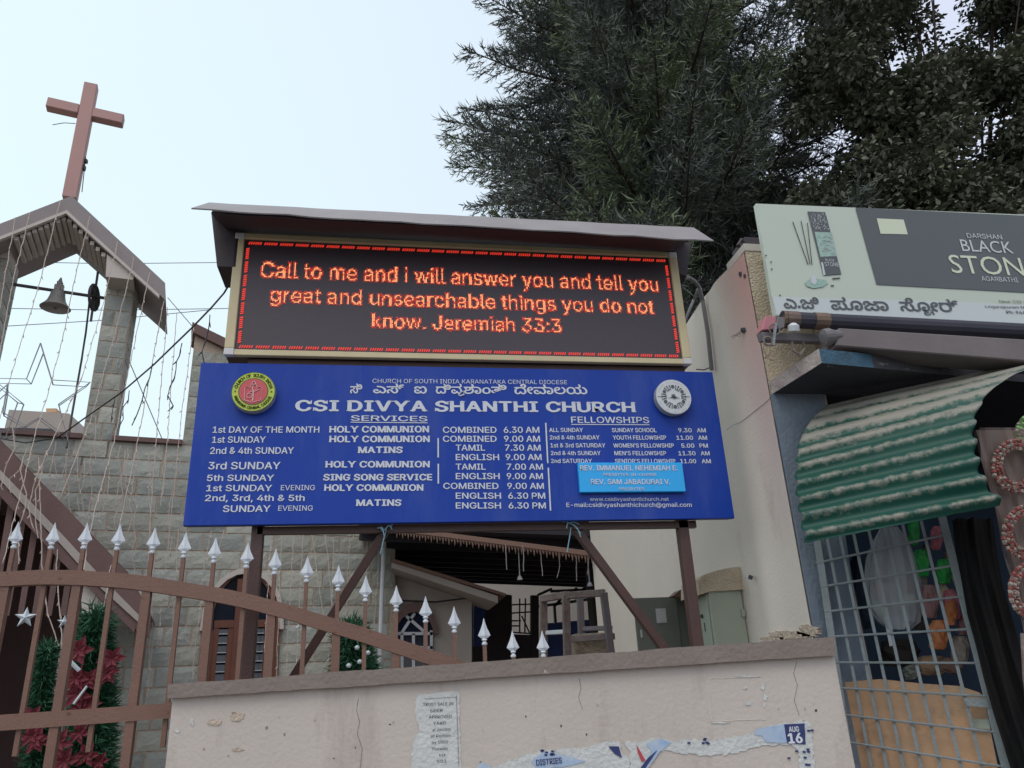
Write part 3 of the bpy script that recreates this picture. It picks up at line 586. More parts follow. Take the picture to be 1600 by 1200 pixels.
# ============================================================ LED DISPLAY WITH HOOD
ld = thing('led_display', (.47, 4.05, 3.3), 'lit red scrolling message display in a cream frame under a sheet hood', 'led display')
lx0, lx1, lz0, lz1 = -.866, 1.793, 3.335, 4.101; fw = .05
b = MB(); b.box((lx0 + .004, YB + .02, lz0 + .004), (lx1 - .004, YB + .17, lz1 - .004)); b.build('cabinet', 'brown', ld)
b = MB(); b.box((lx0 + fw - .004, YB - .002, lz0 + .036), (lx1 - fw + .004, YB + .019, lz1 - .036)); b.build('screen_panel', 'led_face', ld)
b = MB(); b.box((lx0, YB - .02, lz0 + .04), (lx0 + fw, YB + .018, lz1 - .04)); b.build('side_frame', 'cream_metal', ld, bevel=.003)
b = MB(); b.box((lx1 - fw, YB - .02, lz0 + .04), (lx1, YB + .018, lz1 - .04)); b.build('side_frame', 'cream_metal', ld, bevel=.003)
b = MB(); b.box((lx0 + fw, YB - .018, lz1 - .034), (lx1 - fw, YB + .018, lz1)); b.build('top_frame', 'cream_metal', ld, bevel=.003)
b = MB(); b.box((lx0 + fw, YB - .018, lz0), (lx1 - fw, YB + .018, lz0 + .034)); b.build('bottom_frame', 'cream_metal', ld, bevel=.003)
for x in (lx0, lx1 - fw):
    for z in (lz0, lz1 - .04):
        b = MB(); b.box((x - .001, YB - .022, z - .001), (x + fw + .001, YB + .018, z + .039)); b.build('frame_corner', 'alu', ld, bevel=.003)
b = MB()                                # steel carrier under the cabinet with stub posts down to the board
b.box((lx0 + .12, YB + .03, lz0 - .04), (lx1 - .03, YB + .15, lz0 - .002)); b.box((-.68, YB + .03, bz1 + .002), (-.56, YB + .14, lz0 - .041)); b.box((1.56, YB + .03, bz1 + .002), (1.72, YB + .14, lz0 - .041))
b.build('carrier_frame', 'brown', ld)
# lit dots: text sampled on the dot grid, ringed by added dots imitating glow
pitch = .0078; YS = YB - .006
def in_tris(v, f, gx, gy):
    hit = np.zeros((len(gy), len(gx)), bool)
    for poly in f:
        for k in range(1, len(poly) - 1):
            A, B, C_ = v[poly[0]], v[poly[k]], v[poly[k + 1]]
            i0, i1 = np.searchsorted(gx, [min(A[0], B[0], C_[0]), max(A[0], B[0], C_[0])]); j0, j1 = np.searchsorted(gy, [min(A[1], B[1], C_[1]), max(A[1], B[1], C_[1])])
            if i0 == i1 or j0 == j1: continue
            X_, Y_ = np.meshgrid(gx[i0:i1], gy[j0:j1]); d = (B[1] - C_[1]) * (A[0] - C_[0]) + (C_[0] - B[0]) * (A[1] - C_[1])
            if abs(d) < 1e-12: continue
            l1 = ((B[1] - C_[1]) * (X_ - C_[0]) + (C_[0] - B[0]) * (Y_ - C_[1])) / d; l2 = ((C_[1] - A[1]) * (X_ - C_[0]) + (A[0] - C_[0]) * (Y_ - C_[1])) / d
            hit[j0:j1, i0:i1] |= (l1 >= 0) & (l2 >= 0) & (l1 + l2 <= 1)
    return hit
def led_line(s, xl, xr, yl, yr, cap):
    A = at(xl, yl, YS); B = at(xr, yr, YS); v, f = glyphs(s, .0); x0, x1 = v[:, 0].min(), v[:, 0].max(); h = at(xl, yl - cap, YS)[2] - A[2]
    W = np.stack([A[0] + (v[:, 0] - x0) / (x1 - x0) * (B[0] - A[0]), A[2] + v[:, 1] / CAPH * h], 1)
    gx = np.arange(lx0 + fw + .01, lx1 - fw, pitch); gy = np.arange(lz0 + .04, lz1 - .04, pitch); H = in_tris(W, f, gx, gy)
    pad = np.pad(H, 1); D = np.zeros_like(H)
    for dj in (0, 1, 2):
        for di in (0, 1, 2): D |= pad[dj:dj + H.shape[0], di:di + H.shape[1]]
    D &= ~H; bb = MB(); r = pitch * .40  # ring of smaller red dots stands in for the glow round each letter
    for mi, G in ((0, H), (1, D)):
        for j, i in zip(*np.nonzero(G)):
            if mi == 0 and random.random() < .12: mi_ = 1
            else: mi_ = mi
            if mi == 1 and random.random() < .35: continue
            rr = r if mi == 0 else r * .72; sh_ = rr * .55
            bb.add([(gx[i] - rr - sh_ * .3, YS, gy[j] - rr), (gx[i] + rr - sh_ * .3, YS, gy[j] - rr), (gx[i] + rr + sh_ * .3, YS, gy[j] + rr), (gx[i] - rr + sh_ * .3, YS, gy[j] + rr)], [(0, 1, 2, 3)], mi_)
    bb.build('message_line', ['led_on', 'led_red_halo'], ld)
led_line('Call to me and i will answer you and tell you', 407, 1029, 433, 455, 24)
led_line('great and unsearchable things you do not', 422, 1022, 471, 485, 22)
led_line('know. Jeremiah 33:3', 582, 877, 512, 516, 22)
bb = MB(); X0, X1, Z0, Z1 = lx0 + fw + .022, lx1 - fw - .022, lz0 + .055, lz1 - .058
def dash(xa, za, xb, zb, slant):
    Ld = math.hypot(xb - xa, zb - za); n_ = int(Ld / .0125); k = 0; per = 7
    for i in range(n_):
        if i % per >= per - 1: continue
        t = (i + .5) / n_; x = xa + (xb - xa) * t; z = za + (zb - za) * t; h = .0085
        if slant: bb.add([(x - .0065, YS, z - h), (x - .0005, YS, z - h), (x + .0065, YS, z + h), (x + .0005, YS, z + h)], [(0, 1, 2, 3)])
        else: bb.add([(x - h, YS, z - .0065), (x + h, YS, z - .001), (x + h, YS, z + .0065), (x - h, YS, z + .001)], [(0, 1, 2, 3)])
for ar_ in ((X0, Z1, X1, Z1, 1), (X0, Z0, X1, Z0, 1), (X0, Z0 + .02, X0, Z1 - .02, 0), (X1, Z0 + .02, X1, Z1 - .02, 0)):
    bb = MB(); dash(*ar_); bb.build('dashed_border', 'led_red_halo', ld)
# hood: sloping sheet, soffit and cheeks
hd = thing('display_hood', (.47, 4.1, 4.1), 'weathered metal sheet hood with dark soffit over the lit message display', 'roof')
fl, fr = at(299, 326, 3.70), at(1116, 376, 3.70); rl, rr_ = at(327, 316.5, 3.86), at(1084, 355.5, 3.86)
zf = fl[2]; b = MB(); top_ = []
ns = 24; 
for i in range(ns + 1):
    t = i / ns; p = fl + (fr - fl) * t; q_ = rl + (rr_ - rl) * t; dz = random.uniform(-.004, .004); top_.append((p + [0, random.uniform(-.004, .004), dz], q_ + [0, 0, random.uniform(-.002, .002)]))
for i in range(ns):
    (a1, b1), (a2, b2) = top_[i], top_[i + 1]; th = np.array([0, .004, -.006]); b.add([a1, a2, b2, b1, a1 + th, a2 + th, b2 + th, b1 + th], [(0, 1, 2, 3), (7, 6, 5, 4), (0, 4, 5, 1), (2, 6, 7, 3)] + ([(0, 3, 7, 4)] if i == 0 else []) + ([(1, 5, 6, 2)] if i == ns - 1 else []))
for i in range(ns):                     # the sheet goes on over the top behind the ridge
    b1, b2 = top_[i][1], top_[i + 1][1]; k = np.array([0, .38, -.03]); b.quad(b1, b2, b2 + k, b1 + k)
b.build('roof_sheet', 'galv', hd)
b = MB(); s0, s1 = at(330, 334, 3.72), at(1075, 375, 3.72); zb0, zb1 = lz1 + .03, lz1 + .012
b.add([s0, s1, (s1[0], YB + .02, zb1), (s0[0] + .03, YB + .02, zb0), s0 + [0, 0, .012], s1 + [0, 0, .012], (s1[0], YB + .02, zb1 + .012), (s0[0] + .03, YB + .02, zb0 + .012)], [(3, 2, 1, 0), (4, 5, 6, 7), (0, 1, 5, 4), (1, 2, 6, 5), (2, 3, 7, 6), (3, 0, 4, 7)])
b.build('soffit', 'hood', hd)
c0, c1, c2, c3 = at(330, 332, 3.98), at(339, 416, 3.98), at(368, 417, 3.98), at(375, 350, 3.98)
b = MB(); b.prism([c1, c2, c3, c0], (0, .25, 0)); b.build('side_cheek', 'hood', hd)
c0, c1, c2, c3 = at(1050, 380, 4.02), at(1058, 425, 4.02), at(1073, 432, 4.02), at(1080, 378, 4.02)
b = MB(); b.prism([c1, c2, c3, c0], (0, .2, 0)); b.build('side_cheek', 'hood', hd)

# ============================================================ GATE
YG = 3.95
GP = lambda px, py, y=YG: at(px, py, y)
gt = thing('entrance_gate', (-1.2, YG, 0), 'brown sliding steel gate with arched top rail and white spearhead finials', 'gate')
arc0 = [(-60, 906), (0, 906), (60, 903), (130, 904), (210, 910), (290, 922), (360, 934), (430, 951), (500, 972), (560, 990), (620, 1010), (680, 1030), (725, 1046)]
arc = []
for i in range(len(arc0) - 1):
    for k in range(4):
        t = k / 4; a_, b_, c_, d_ = (arc0[max(i - 1, 0)], arc0[i], arc0[i + 1], arc0[min(i + 2, len(arc0) - 1)])
        arc.append(tuple(.5 * (2 * b_[j] + (c_[j] - a_[j]) * t + (2 * a_[j] - 5 * b_[j] + 4 * c_[j] - d_[j]) * t * t + (3 * b_[j] - a_[j] - 3 * c_[j] + d_[j]) * t ** 3) for j in (0, 1)))
arc.append(arc0[-1])
wd = [20, 20, 20, 20, 20, 20, 20.5, 21, 21.5, 22, 22, 22, 22]
b = MB(); P_ = [GP(x, y) for x, y in arc]
for i, p_ in enumerate(P_):
    d = nrm(P_[min(i + 1, len(P_) - 1)] - P_[max(i - 1, 0)]); u_ = np.cross([0, -1, 0], d) * .033; u_ = u_ if u_[2] > 0 else -u_; y_ = np.array([0, .025, 0])
    b.v += [tuple(p_ - y_ - u_), tuple(p_ + y_ - u_), tuple(p_ + y_ + u_), tuple(p_ - y_ + u_)]
for i in range(len(P_) - 1):
    for k in range(4): b.f.append((4 * i + k, 4 * i + (k + 1) % 4, 4 * i + 4 + (k + 1) % 4, 4 * i + 4 + k)); b.mi.append(0)
b.f += [(0, 3, 2, 1), tuple(4 * (len(P_) - 1) + k for k in range(4))]; b.mi += [0, 0]
b.build('top_rail', 'gate', gt)
p, q_ = GP(-80, 1135), GP(300, 1108); dd = q_ - p; p2 = q_ + (dd / np.linalg.norm(dd)) * 2.1; p2[2] = q_[2]
b = MB(); b.beam(p, q_, .05, .064); b.beam(q_, p2, .05, .064); b.build('middle_rail', 'gate', gt)
b = MB(); b.beam((p[0], YG, .12), (p2[0], YG, .12), .05, .06); b.build('bottom_rail', 'gate', gt)
sp = [(25, 817), (83, 818), (134, 818), (186, 820), (241, 825), (290, 832), (337, 840), (388, 848), (432, 858), (482, 870), (531, 884), (574, 900), (622, 916), (668, 933), (713, 949), (760, 968), (805, 987), (852, 987)]
bars = {0: (5, 1200, 1), 1: (30, 1115, 0), 2: (90, 1112, 1), 3: (147, 1110, 0), 4: (202, 1105, 1), 5: (260, 1100, 0)}
def arc_y(x):
    for i in range(len(arc) - 1):
        if arc[i][0] <= x <= arc[i + 1][0]: t = (x - arc[i][0]) / (arc[i + 1][0] - arc[i][0]); return arc[i][1] + (arc[i + 1][1] - arc[i][1]) * t
    return 1100
def spear_mesh():
    b_ = MB(); b_.lathe((0, 0, 0), [(.012, 0), (.017, .006), (.017, .014), (.010, .02), (.011, .026), (.018, .032), (.012, .040)], 10)
    prof = [(0, .036), (.018, .042), (.040, .058), (.034, .072), (.020, .100), (.010, .128), (.0015, .160)]
    pts = [(x, z) for x, z in prof]; 
    # flattened four-ridged blade: wide in x, thin in y with a raised centre rib
    n = len(pts); vs_ = []
    for x, z in pts: vs_ += [(-x, 0, z), (0, -.3 * x - .002, z), (x, 0, z), (0, .3 * x + .002, z), (-.45 * x, -.10 * x - .0008, z), (.45 * x, -.10 * x - .0008, z)]
    fs = []
    for i in range(n - 1):
        a0, a1_ = i * 6, (i + 1) * 6
        for u, v_ in ((0, 4), (4, 1), (1, 5), (5, 2), (2, 3), (3, 0)): fs.append((a0 + u, a0 + v_, a1_ + v_, a1_ + u))
    b_.add(vs_, fs); return b_
sm = None
for i, (sx, sy) in enumerate(sp):
    p = GP(sx - 3, sy + 36); x = p[0]; zr = GP(sx, arc_y(sx))[2]; thick = i % 2 == 0
    b = MB(); zc = p[2] - .01
    w1 = .018; w2 = .038 if thick else .020
    if i < 14: b.box((x - w1 / 2, YG - w1 / 2, zr), (x + w1 / 2, YG + w1 / 2, zc)); b.box((x - w2 / 2, YG - w2 / 2, .15 if thick else 1.42), (x + w2 / 2, YG + w2 / 2, zr))
    else: b.box((x - w1 / 2, YG - w1 / 2, 1.42), (x + w1 / 2, YG + w1 / 2, zc))
    b.build('vertical_bar', 'gate', gt)
    if sm is None:
        o = spear_mesh().build('spear_finial', 'white', gt); o.data.transform(Matrix.Translation(Vector(wl(gt)))); sm = o.data; fo = o
    else:
        fo = bpy.data.objects.new('spear_finial', sm); col.objects.link(fo); fo.parent = gt
    fo.location = (x - wl(gt)[0], 0, zc - .004); fo.rotation_euler = (0, 0, random.uniform(-.12, .12)); fo.scale = (.80, .85, .80)

# ============================================================ CHURCH
CA = math.radians(12.5); CE = np.array([math.cos(CA), math.sin(CA), 0]); CN = np.array([math.sin(CA), -math.cos(CA), 0]); CO = np.array([-1, 9.5, 0.])
CP = lambda px, py, off=0.0: atp(px, py, CO + CN * off, CN)
sxy = lambda p: ((p - CO) @ CE, p[2])
def wp(s_, z, off=0.0): return CO + CE * s_ + np.array([0, 0, z]) + CN * off
ch = thing('stone_church', CO, 'stone church with gabled belfry, tall red cross and arched louvre window', 'church')
def cprism(name, px, off, depth, m_, parent=None, m2=None):
    pts = [CP(x, y, off) for x, y in px]; ar = sum(px[i][0] * px[(i + 1) % len(px)][1] - px[(i + 1) % len(px)][0] * px[i][1] for i in range(len(px)))
    if ar > 0: pts = pts[::-1]
    b_ = MB(); b_.prism(pts, -CN * depth, 0, 1 if m2 else 0); return b_.build(name, [m_, m2] if m2 else m_, parent or ch)
# main wall backing (mortar) with the blocks standing proud of it
def s_of(px, py): return sxy(CP(px, py))
sR, _ = s_of(617, 930); _, zT = s_of(235, 693)
s_w0, _ = s_of(150, 1000); sL, _ = s_of(-60, 700)
wing = [s_of(304, 524), s_of(347, 545)]; sWL = s_of(296, 600)[0]
# slope of the wing coping carries on down behind the board
sl_ = (wing[1][1] - wing[0][1]) / (wing[1][0] - wing[0][0]); zwR = wing[0][1] + sl_ * (sR - wing[0][0])
zd0, zd1 = s_of(150, 925)[1], s_of(-60, 700)[1]; z_p = zd1   # porch opening, under the slope of its gable
def lo_at(z): return sL if z > zd1 else (s_w0 if z < zd0 else s_w0 + (sL - s_w0) * (z - zd0) / (zd1 - zd0))
outline = [(s_w0, 0), (sR, 0), (sR, zwR), (sWL, wing[0][1]), (sWL, zT), (sL, zT), (sL, zd1), (s_w0, zd0)]
b = MB(); b.prism([wp(s_, z) for s_, z in outline], -CN * .35); wall = b.build('wall', 'mortar', ch)
ux0, uz0 = s_of(322, 1062)[0], 0; 
wsL, wsR = s_of(316, 1010)[0], s_of(434, 1010)[0]; wzB = 1.2; wzS = s_of(372, 985)[1]; wzT = s_of(372, 897)[1]; wc = (wsL + wsR) / 2; whw = (wsR - wsL) / 2
def in_window(s_, z, m_=0.0):
    if abs(s_ - wc) > whw + m_ or z < wzB - .05: return False
    if z <= wzS: return True
    t = (z - wzS) / (wzT - wzS + m_); return t < 1 and abs(s_ - wc) < (whw + m_) * math.sqrt(max(0, 1 - t * t))
# unit blocks with a split face
ub = []
for k in range(8):
    mb = MB(); nx, nz_ = 5, 3; r_ = random.Random(k)
    g = {}
    for j in range(nz_ + 1):
        for i in range(nx + 1):
            x = i / nx - .5; z = j / nz_ - .5; edge = i in (0, nx) or j in (0, nz_)
            x2 = x + (0 if edge else r_.uniform(-.05, .05)); z2 = z + (0 if edge else r_.uniform(-.07, .07))
            if i in (0, nx): x2 += r_.uniform(-.006, .006)
            if j in (0, nz_): z2 += r_.uniform(-.022, .022)
            y = -.30 + r_.uniform(-.1, .1) if edge else -.68 + r_.uniform(-.24, .24)
            g[i, j] = len(mb.v); mb.v.append((x2, y, z2))
    for j in range(nz_):
        for i in range(nx): mb.f.append((g[i, j], g[i + 1, j], g[i + 1, j + 1], g[i, j + 1])); mb.mi.append(0)
    # skirt back to the wall
    ringv = [g[i, 0] for i in range(nx + 1)] + [g[nx, j] for j in range(1, nz_ + 1)] + [g[i, nz_] for i in range(nx - 1, -1, -1)] + [g[0, j] for j in range(nz_ - 1, 0, -1)]
    b0 = len(mb.v)
    for v in ringv: mb.v.append((mb.v[v][0], .3, mb.v[v][2]))
    n_ = len(ringv)
    for i in range(n_): j = (i + 1) % n_; mb.f.append((ringv[j], ringv[i], b0 + i, b0 + j)); mb.mi.append(0)
    me = bpy.data.meshes.new('stone_block'); me.from_pydata(mb.v, [], mb.f); me.materials.append(M['stone' if k % 3 else 'stone_b']); me.update(); ub.append(me)
nblk = 0; spare = []
def block(s0, s1, z0, z1, parent, rot=CA, fn=wp, off=0.0, dep=.023):
    global nblk
    c_ = fn((s0 + s1) / 2, (z0 + z1) / 2, off)
    r_ = c_ - CAM; cc = np.array([r_[0] * cX + r_[1] * cY + r_[2] * cU]).ravel() if False else (cX * r_[0] + cY * r_[1] + cU * r_[2])
    px = 800 - F * cc[0] / cc[2]; py = 600 + F * cc[1] / cc[2]
    hidden = (305 < px < 700 and 555 < py < 815 and px > 318) or px < -25 or py > 1225 or (px > 285 and py > 1085)
    o_ = bpy.data.objects.new('stone_block', random.choice(ub)); sc_ = (s1 - s0 - .020, dep, z1 - z0 - .018)
    if hidden: spare.append((o_.data, c_, rot, sc_)); bpy.data.objects.remove(o_); return
    col.objects.link(o_); o_.parent = parent; o_.location = tuple(c_ - wl(parent)); o_.rotation_euler = (0, 0, rot); o_.scale = sc_; nblk += 1
CH = .205
z = 0.0; row = 0
zrow0 = zT - CH * math.ceil(zT / CH)
for row in range(60):
    z0 = zrow0 + row * CH; z1 = z0 + CH
    if z1 > 9: break
    s_ = sL + ((row % 2) * .2) - .4 + random.uniform(-.05, .05)
    while s_ < sR:
        wdt = random.choice([.34, .40, .46, .28]) + random.uniform(-.02, .02); a0, a1_ = s_, s_ + wdt; s_ = a1_
        lo = sL
        lo = max(lo_at(z0 + .01), lo_at(z1 - .01)) - .03
        if z0 > zT - .05: lo = sWL
        hi = sR
        if z0 > zT - .05:
            if z1 > wing[0][1]: continue
            hi = min(sR, wing[0][0] + (z1 - wing[0][1]) / sl_)
        a0 = max(a0, lo); a1_ = min(a1_, hi)
        if a1_ - a0 < .09: continue
        zt = z1 if not (z0 < zT - .05 and z1 > zT + .02) else z1
        # window opening
        zc = (z0 + z1) / 2
        spans = [(a0, a1_)]
        if wzB - .05 < zc < wzT:
            hw = whw if zc <= wzS else whw * math.sqrt(max(0, 1 - ((zc - wzS) / (wzT - wzS)) ** 2))
            out_ = []
            for u0, u1 in spans:
                if u1 <= wc - hw or u0 >= wc + hw: out_.append((u0, u1))
                else:
                    if u0 < wc - hw: out_.append((u0, wc - hw))
                    if u1 > wc + hw: out_.append((wc + hw, u1))
            spans = out_
        for u0, u1 in spans:
            if u1 - u0 > .07: block(u0, u1, z0, zt, wall)
# belfry pillars
def pillar(pxl, pxr, py, ztop_px, side):
    s0 = s_of(pxl, py)[0]; s1 = s_of(pxr, py)[0]; zt = sxy(CP(*ztop_px))[1]
    b_ = MB(); b_.prism([wp(s0, zT - .3), wp(s1, zT - .3), wp(s1, zt), wp(s0, zt)], -CN * .5); pl_ = b_.build('belfry_pillar', 'mortar', ch)
    z_ = zT + 0.0; k = 0
    while z_ < zt - .05:
        z2 = min(z_ + CH, zt); mid = s0 + (s1 - s0) * (.42 if k % 2 else .62)
        if k % 3 == 2: block(s0, s1, z_, z2, pl_)
        else: block(s0, mid, z_, z2, pl_); block(mid, s1, z_, z2, pl_)
        # right flank, seen obliquely
        c_ = wp(s1, 0); fn = lambda a_, zz, off=0.0: wp(s1, zz, 0) - CN * a_ + CE * off
        block(0.01, .49, z_, z2, pl_, CA + PI / 2, fn)
        z_ += CH; k += 1
    return s0, s1, zt
p1s0, p1s1, p1zt = pillar(149, 195, 560, (186, 431), 1)
p1w = p1s1 - p1s0
s1_l = s_of(14, 410)[0]
def pillar_l():
    return pillar(14 - 46, 14, 410, (5, 404), 1)
p0s0, p0s1, p0zt = pillar_l()
# coping strips
b = MB()
for s0, s1 in ((p0s1 + .0, p1s0), (p1s1, sWL)):
    b.prism([wp(s0, zT, .06), wp(s1, zT, .06), wp(s1, zT + .055, .06), wp(s0, zT + .055, .06)], -CN * .45)
b.build('parapet_coping', 'maroon', ch)
b = MB(); a0 = np.array(wing[0]) - (0.04, -.02); a1_ = np.array((sR, zwR)); b.prism([wp(a0[0], a0[1], .07), wp(a1_[0], a1_[1], .07), wp(a1_[0], a1_[1] + .15, .07), wp(a0[0], a0[1] + .13, .07)], -CN * .5); b.build('wing_coping', 'maroon', ch)
# belfry roof: chevron beam with trim line and ribbed soffit
GO = .35                                  # front plane
apexO = CP(112, 306, GO); lO = CP(-120, 396, GO); rO = CP(258, 442, GO); apexI = CP(104, 331, GO); lI = CP(-120, 420, GO); rI = CP(249, 460, GO); rE = CP(259, 470, GO)
b = MB(); DEP = -CN * 1.0
b.prism([lI, apexI, apexO, lO], DEP); b.prism([apexI, rI, rE, rO, apexO], DEP); b.build('belfry_roof', 'greybrown', ch)
def strip(pa, pb, t_, off, dep, name, m_):
    pa, pb = np.array(pa), np.array(pb); b_ = MB(); dn = np.array([0, 0, -t_]); b_.prism([pa + dn, pb + dn, pb, pa], dep); return b_
b = MB()
for pa, pb in ((lI, apexI), (apexI, CP(249, 463, GO))):
    pa = pa + CN * .012 + [0, 0, .018]; pb = pb + CN * .012 + [0, 0, .018]; b.prism([pa + [0, 0, -.045], pb + [0, 0, -.045], pb, pa], -CN * .05)
b.build('trim_line', 'trim', ch)
# soffit boards that hang below the chevron (rear band) and ribs
b = MB(); rb = []
def on(pa, pb, t): return pa + (pb - pa) * t
for pa, pb, n_ in ((CP(20, 366, GO), apexI, 9), (apexI, CP(166, 394, GO), 7)):
    for k in range(n_):
        t = (k + .5) / n_; c_ = on(pa, pb, t) + [0, 0, -.012]; q = MB(); e_ = CE * .022
        q.add([c_ - e_ - CN * .06, c_ + e_ - CN * .06, c_ + e_ - CN * .60, c_ - e_ - CN * .60] + [x_ + np.array([0, 0, -.05]) for x_ in (c_ - e_ - CN * .06, c_ + e_ - CN * .06, c_ + e_ - CN * .60, c_ - e_ - CN * .60)],
              [(0, 3, 2, 1), (4, 5, 6, 7), (0, 1, 5, 4), (1, 2, 6, 5), (2, 3, 7, 6), (3, 0, 4, 7)])
        q.build('soffit_rib', 'trim', ch)
# right eave end block
# cream blocks on the pillar tops
zA = sxy(CP(169, 394, .0))[1]
cprism('pillar_cap', [(167, 397), (165, 432), (208, 437), (209, 429)], .32, .8, 'trim')
b = MB(); b.prism([wp(p0s0, p0zt, .02), wp(p0s1, p0zt, .02), wp(p0s1, p0zt + .42, .02), wp(p0s0, p0zt + .22, .02)], -CN * .5); b.build('pillar_cap', 'trim', ch)
# cross
b = MB(); pc0 = CP(109, 312, GO - .15); pc1 = CP(142.5, 134, GO - .15); CW = np.linalg.norm(CP(131, 150, GO) - CP(152.5, 154, GO))
pc0 = np.array(pc0); pc1 = np.array([pc0[0], pc0[1], pc1[2]]) * .35 + pc1 * .65
b.beam(pc0, pc1, CW, .13, tuple(CN))
ar0, ar1 = CP(74, 163, GO - .15), CP(193, 190, GO - .15); b.beam(ar0, ar1, .17, .20, (0, 0, 1)) if False else None
e_ = nrm(ar1 - ar0); zc = (ar0[2] + ar1[2]) / 2; mid = (ar0 + ar1) / 2; HL = np.linalg.norm(ar1 - ar0) / 2; AH = CW * .92; b.beam(mid - e_ * HL, mid - e_ * (CW / 2 + .001), .13, AH, (0, 0, 1)); b.beam(mid + e_ * (CW / 2 + .001), mid + e_ * HL, .13, AH, (0, 0, 1))
b.build('cross', 'cross', ch, bevel=.008)
b = MB(); b.tube([CP(118, 193, .25), CP(100, 192, .25), CP(82, 195, .25)], .006, 4); b.build('loose_wire', 'wire', ch)
b = MB(); b.box(tuple(CP(129, 262, .2) - .03), tuple(CP(129, 262, .2) + .03)); b.box(tuple(CP(133, 252, .2) - .02), tuple(CP(133, 252, .2) + .025)); b.tube([CP(134, 245, .2), CP(128, 300, .2)], .006, 4); b.build('lamp_bracket', 'black', ch)
# arched window
def arch_pts(hw, zb, zs, zt, n_=12, off=0.0):
    pts = [wp(wc - hw, zb, off), wp(wc + hw, zb, off)]
    for k in range(n_ + 1): a_ = PI * k / n_; pts.append(wp(wc + hw * math.cos(a_), zs + (zt - zs) * math.sin(a_) ** .85, off))
    return pts
win = MB(); win.prism(arch_pts(whw, wzB, wzS, wzT, off=.012), -CN * .01); wn = win.build('arched_window', 'glass', ch)
def arch_band(hw0, hw1, dz, off, dep, name, m_, parent, zb):
    A_ = arch_pts(hw0, zb, wzS, wzT, off=off); B_ = arch_pts(hw1, zb, wzS, wzT + dz, off=off); q_ = MB(); A_ = [A_[1]] + A_[3:-1] + [A_[0]] if False else A_[2:]; B_ = B_[2:]
    for i in range(len(A_) - 1): q_.prism([A_[i], B_[i], B_[i + 1], A_[i + 1]], -CN * dep)
    return q_.build(name, m_, parent)
arch_band(whw + .0, whw + .045, .06, .075, .06, 'arch_moulding', 'trim', wn, wzS)
arch_band(whw - .07, whw, .0, .05, .04, 'arch_frame', 'wood', wn, wzS)
def wbar(s0, s1, z0, z1, off, dep, name, m_):
    q_ = MB(); q_.prism([wp(s0, z0, off), wp(s1, z0, off), wp(s1, z1, off), wp(s0, z1, off)], -CN * dep); return q_.build(name, m_, wn)
wbar(wsL, wsL + .10, wzB, wzS, .055, .045, 'frame', 'wood'); wbar(wsR - .10, wsR, wzB, wzS, .055, .045, 'frame', 'wood'); wbar(wc - .09, wc + .09, wzB, wzT - .06, .05, .04, 'frame', 'wood')
zt_ = s_of(372, 975)[1]; wbar(wsL + .101, wc - .091, zt_ - .04, zt_ + .04, .048, .035, 'transom', 'wood'); wbar(wc + .091, wsR - .101, zt_ - .04, zt_ + .04, .048, .035, 'transom', 'wood')
for a0, a1_ in ((wsL + .101, wc - .091), (wc + .091, wsR - .101)):
    wbar(a0, a0 + .055, wzB, zt_ - .041, .04, .03, 'sash', 'wood'); wbar(a1_ - .055, a1_, wzB, zt_ - .041, .04, .03, 'sash', 'wood')
    k = 0; z = zt_ - .10
    while z > 1.5 and k < 12:
        q_ = MB(); s0, s1 = a0 + .057, a1_ - .057
        q_.add([wp(s0, z, .045), wp(s1, z, .045), wp(s1, z + .085, .016), wp(s0, z + .085, .016)], [(0, 1, 2, 3)], 0); q_.prism([wp(s0, z - .011, .046), wp(s1, z - .011, .046), wp(s1, z - .001, .046), wp(s0, z - .001, .046)], -CN * .006, 1)
        q_.build('louvre', ['glass', 'glass_edge'], wn); z -= .098; k += 1
# porch gable in front of the church on the left
PO = 1.15
def pprism(name, px, off, depth, m_): return cprism(name, px, off, depth, m_)
pprism('porch_fascia', [(-60, 628), (0, 690), (100, 789), (200, 898), (236, 962), (232, 996), (205, 978), (150, 914), (100, 858), (0, 738), (-60, 672)], PO, .12, 'maroon')
pprism('porch_trim', [(-60, 672), (0, 734), (100, 838), (160, 903), (218, 962), (216, 972), (150, 912), (100, 856), (0, 750), (-60, 688)], PO + .02, .05, 'beige')
pprism('porch_fascia_lower', [(-60, 690), (0, 752), (100, 858), (150, 915), (212, 978), (210, 988), (150, 930), (90, 872), (0, 775), (-60, 712)], PO + .005, .10, 'maroon')
pprism('porch_roof', [(-60, 622), (0, 686), (200, 894), (236, 960), (234, 964), (198, 901), (0, 693), (-60, 629)], PO - .02, 1.1, 'maroon')
pprism('gable_panel', [(126, 905), (168, 950), (128, 962)], PO - .06, .06, 'trim')
for k in range(9):
    x0 = -42 + k * 18.5; yt = 770 + (x0) * 1.02; 
    if k < 9: pprism('screen_slat', [(x0 + 3, yt - 20), (x0 + 12, yt - 10), (x0 + 12 - (960 - yt) * .19, 962), (x0 + 3 - (960 - yt) * .19, 962)], PO - .08, .03, 'maroon')
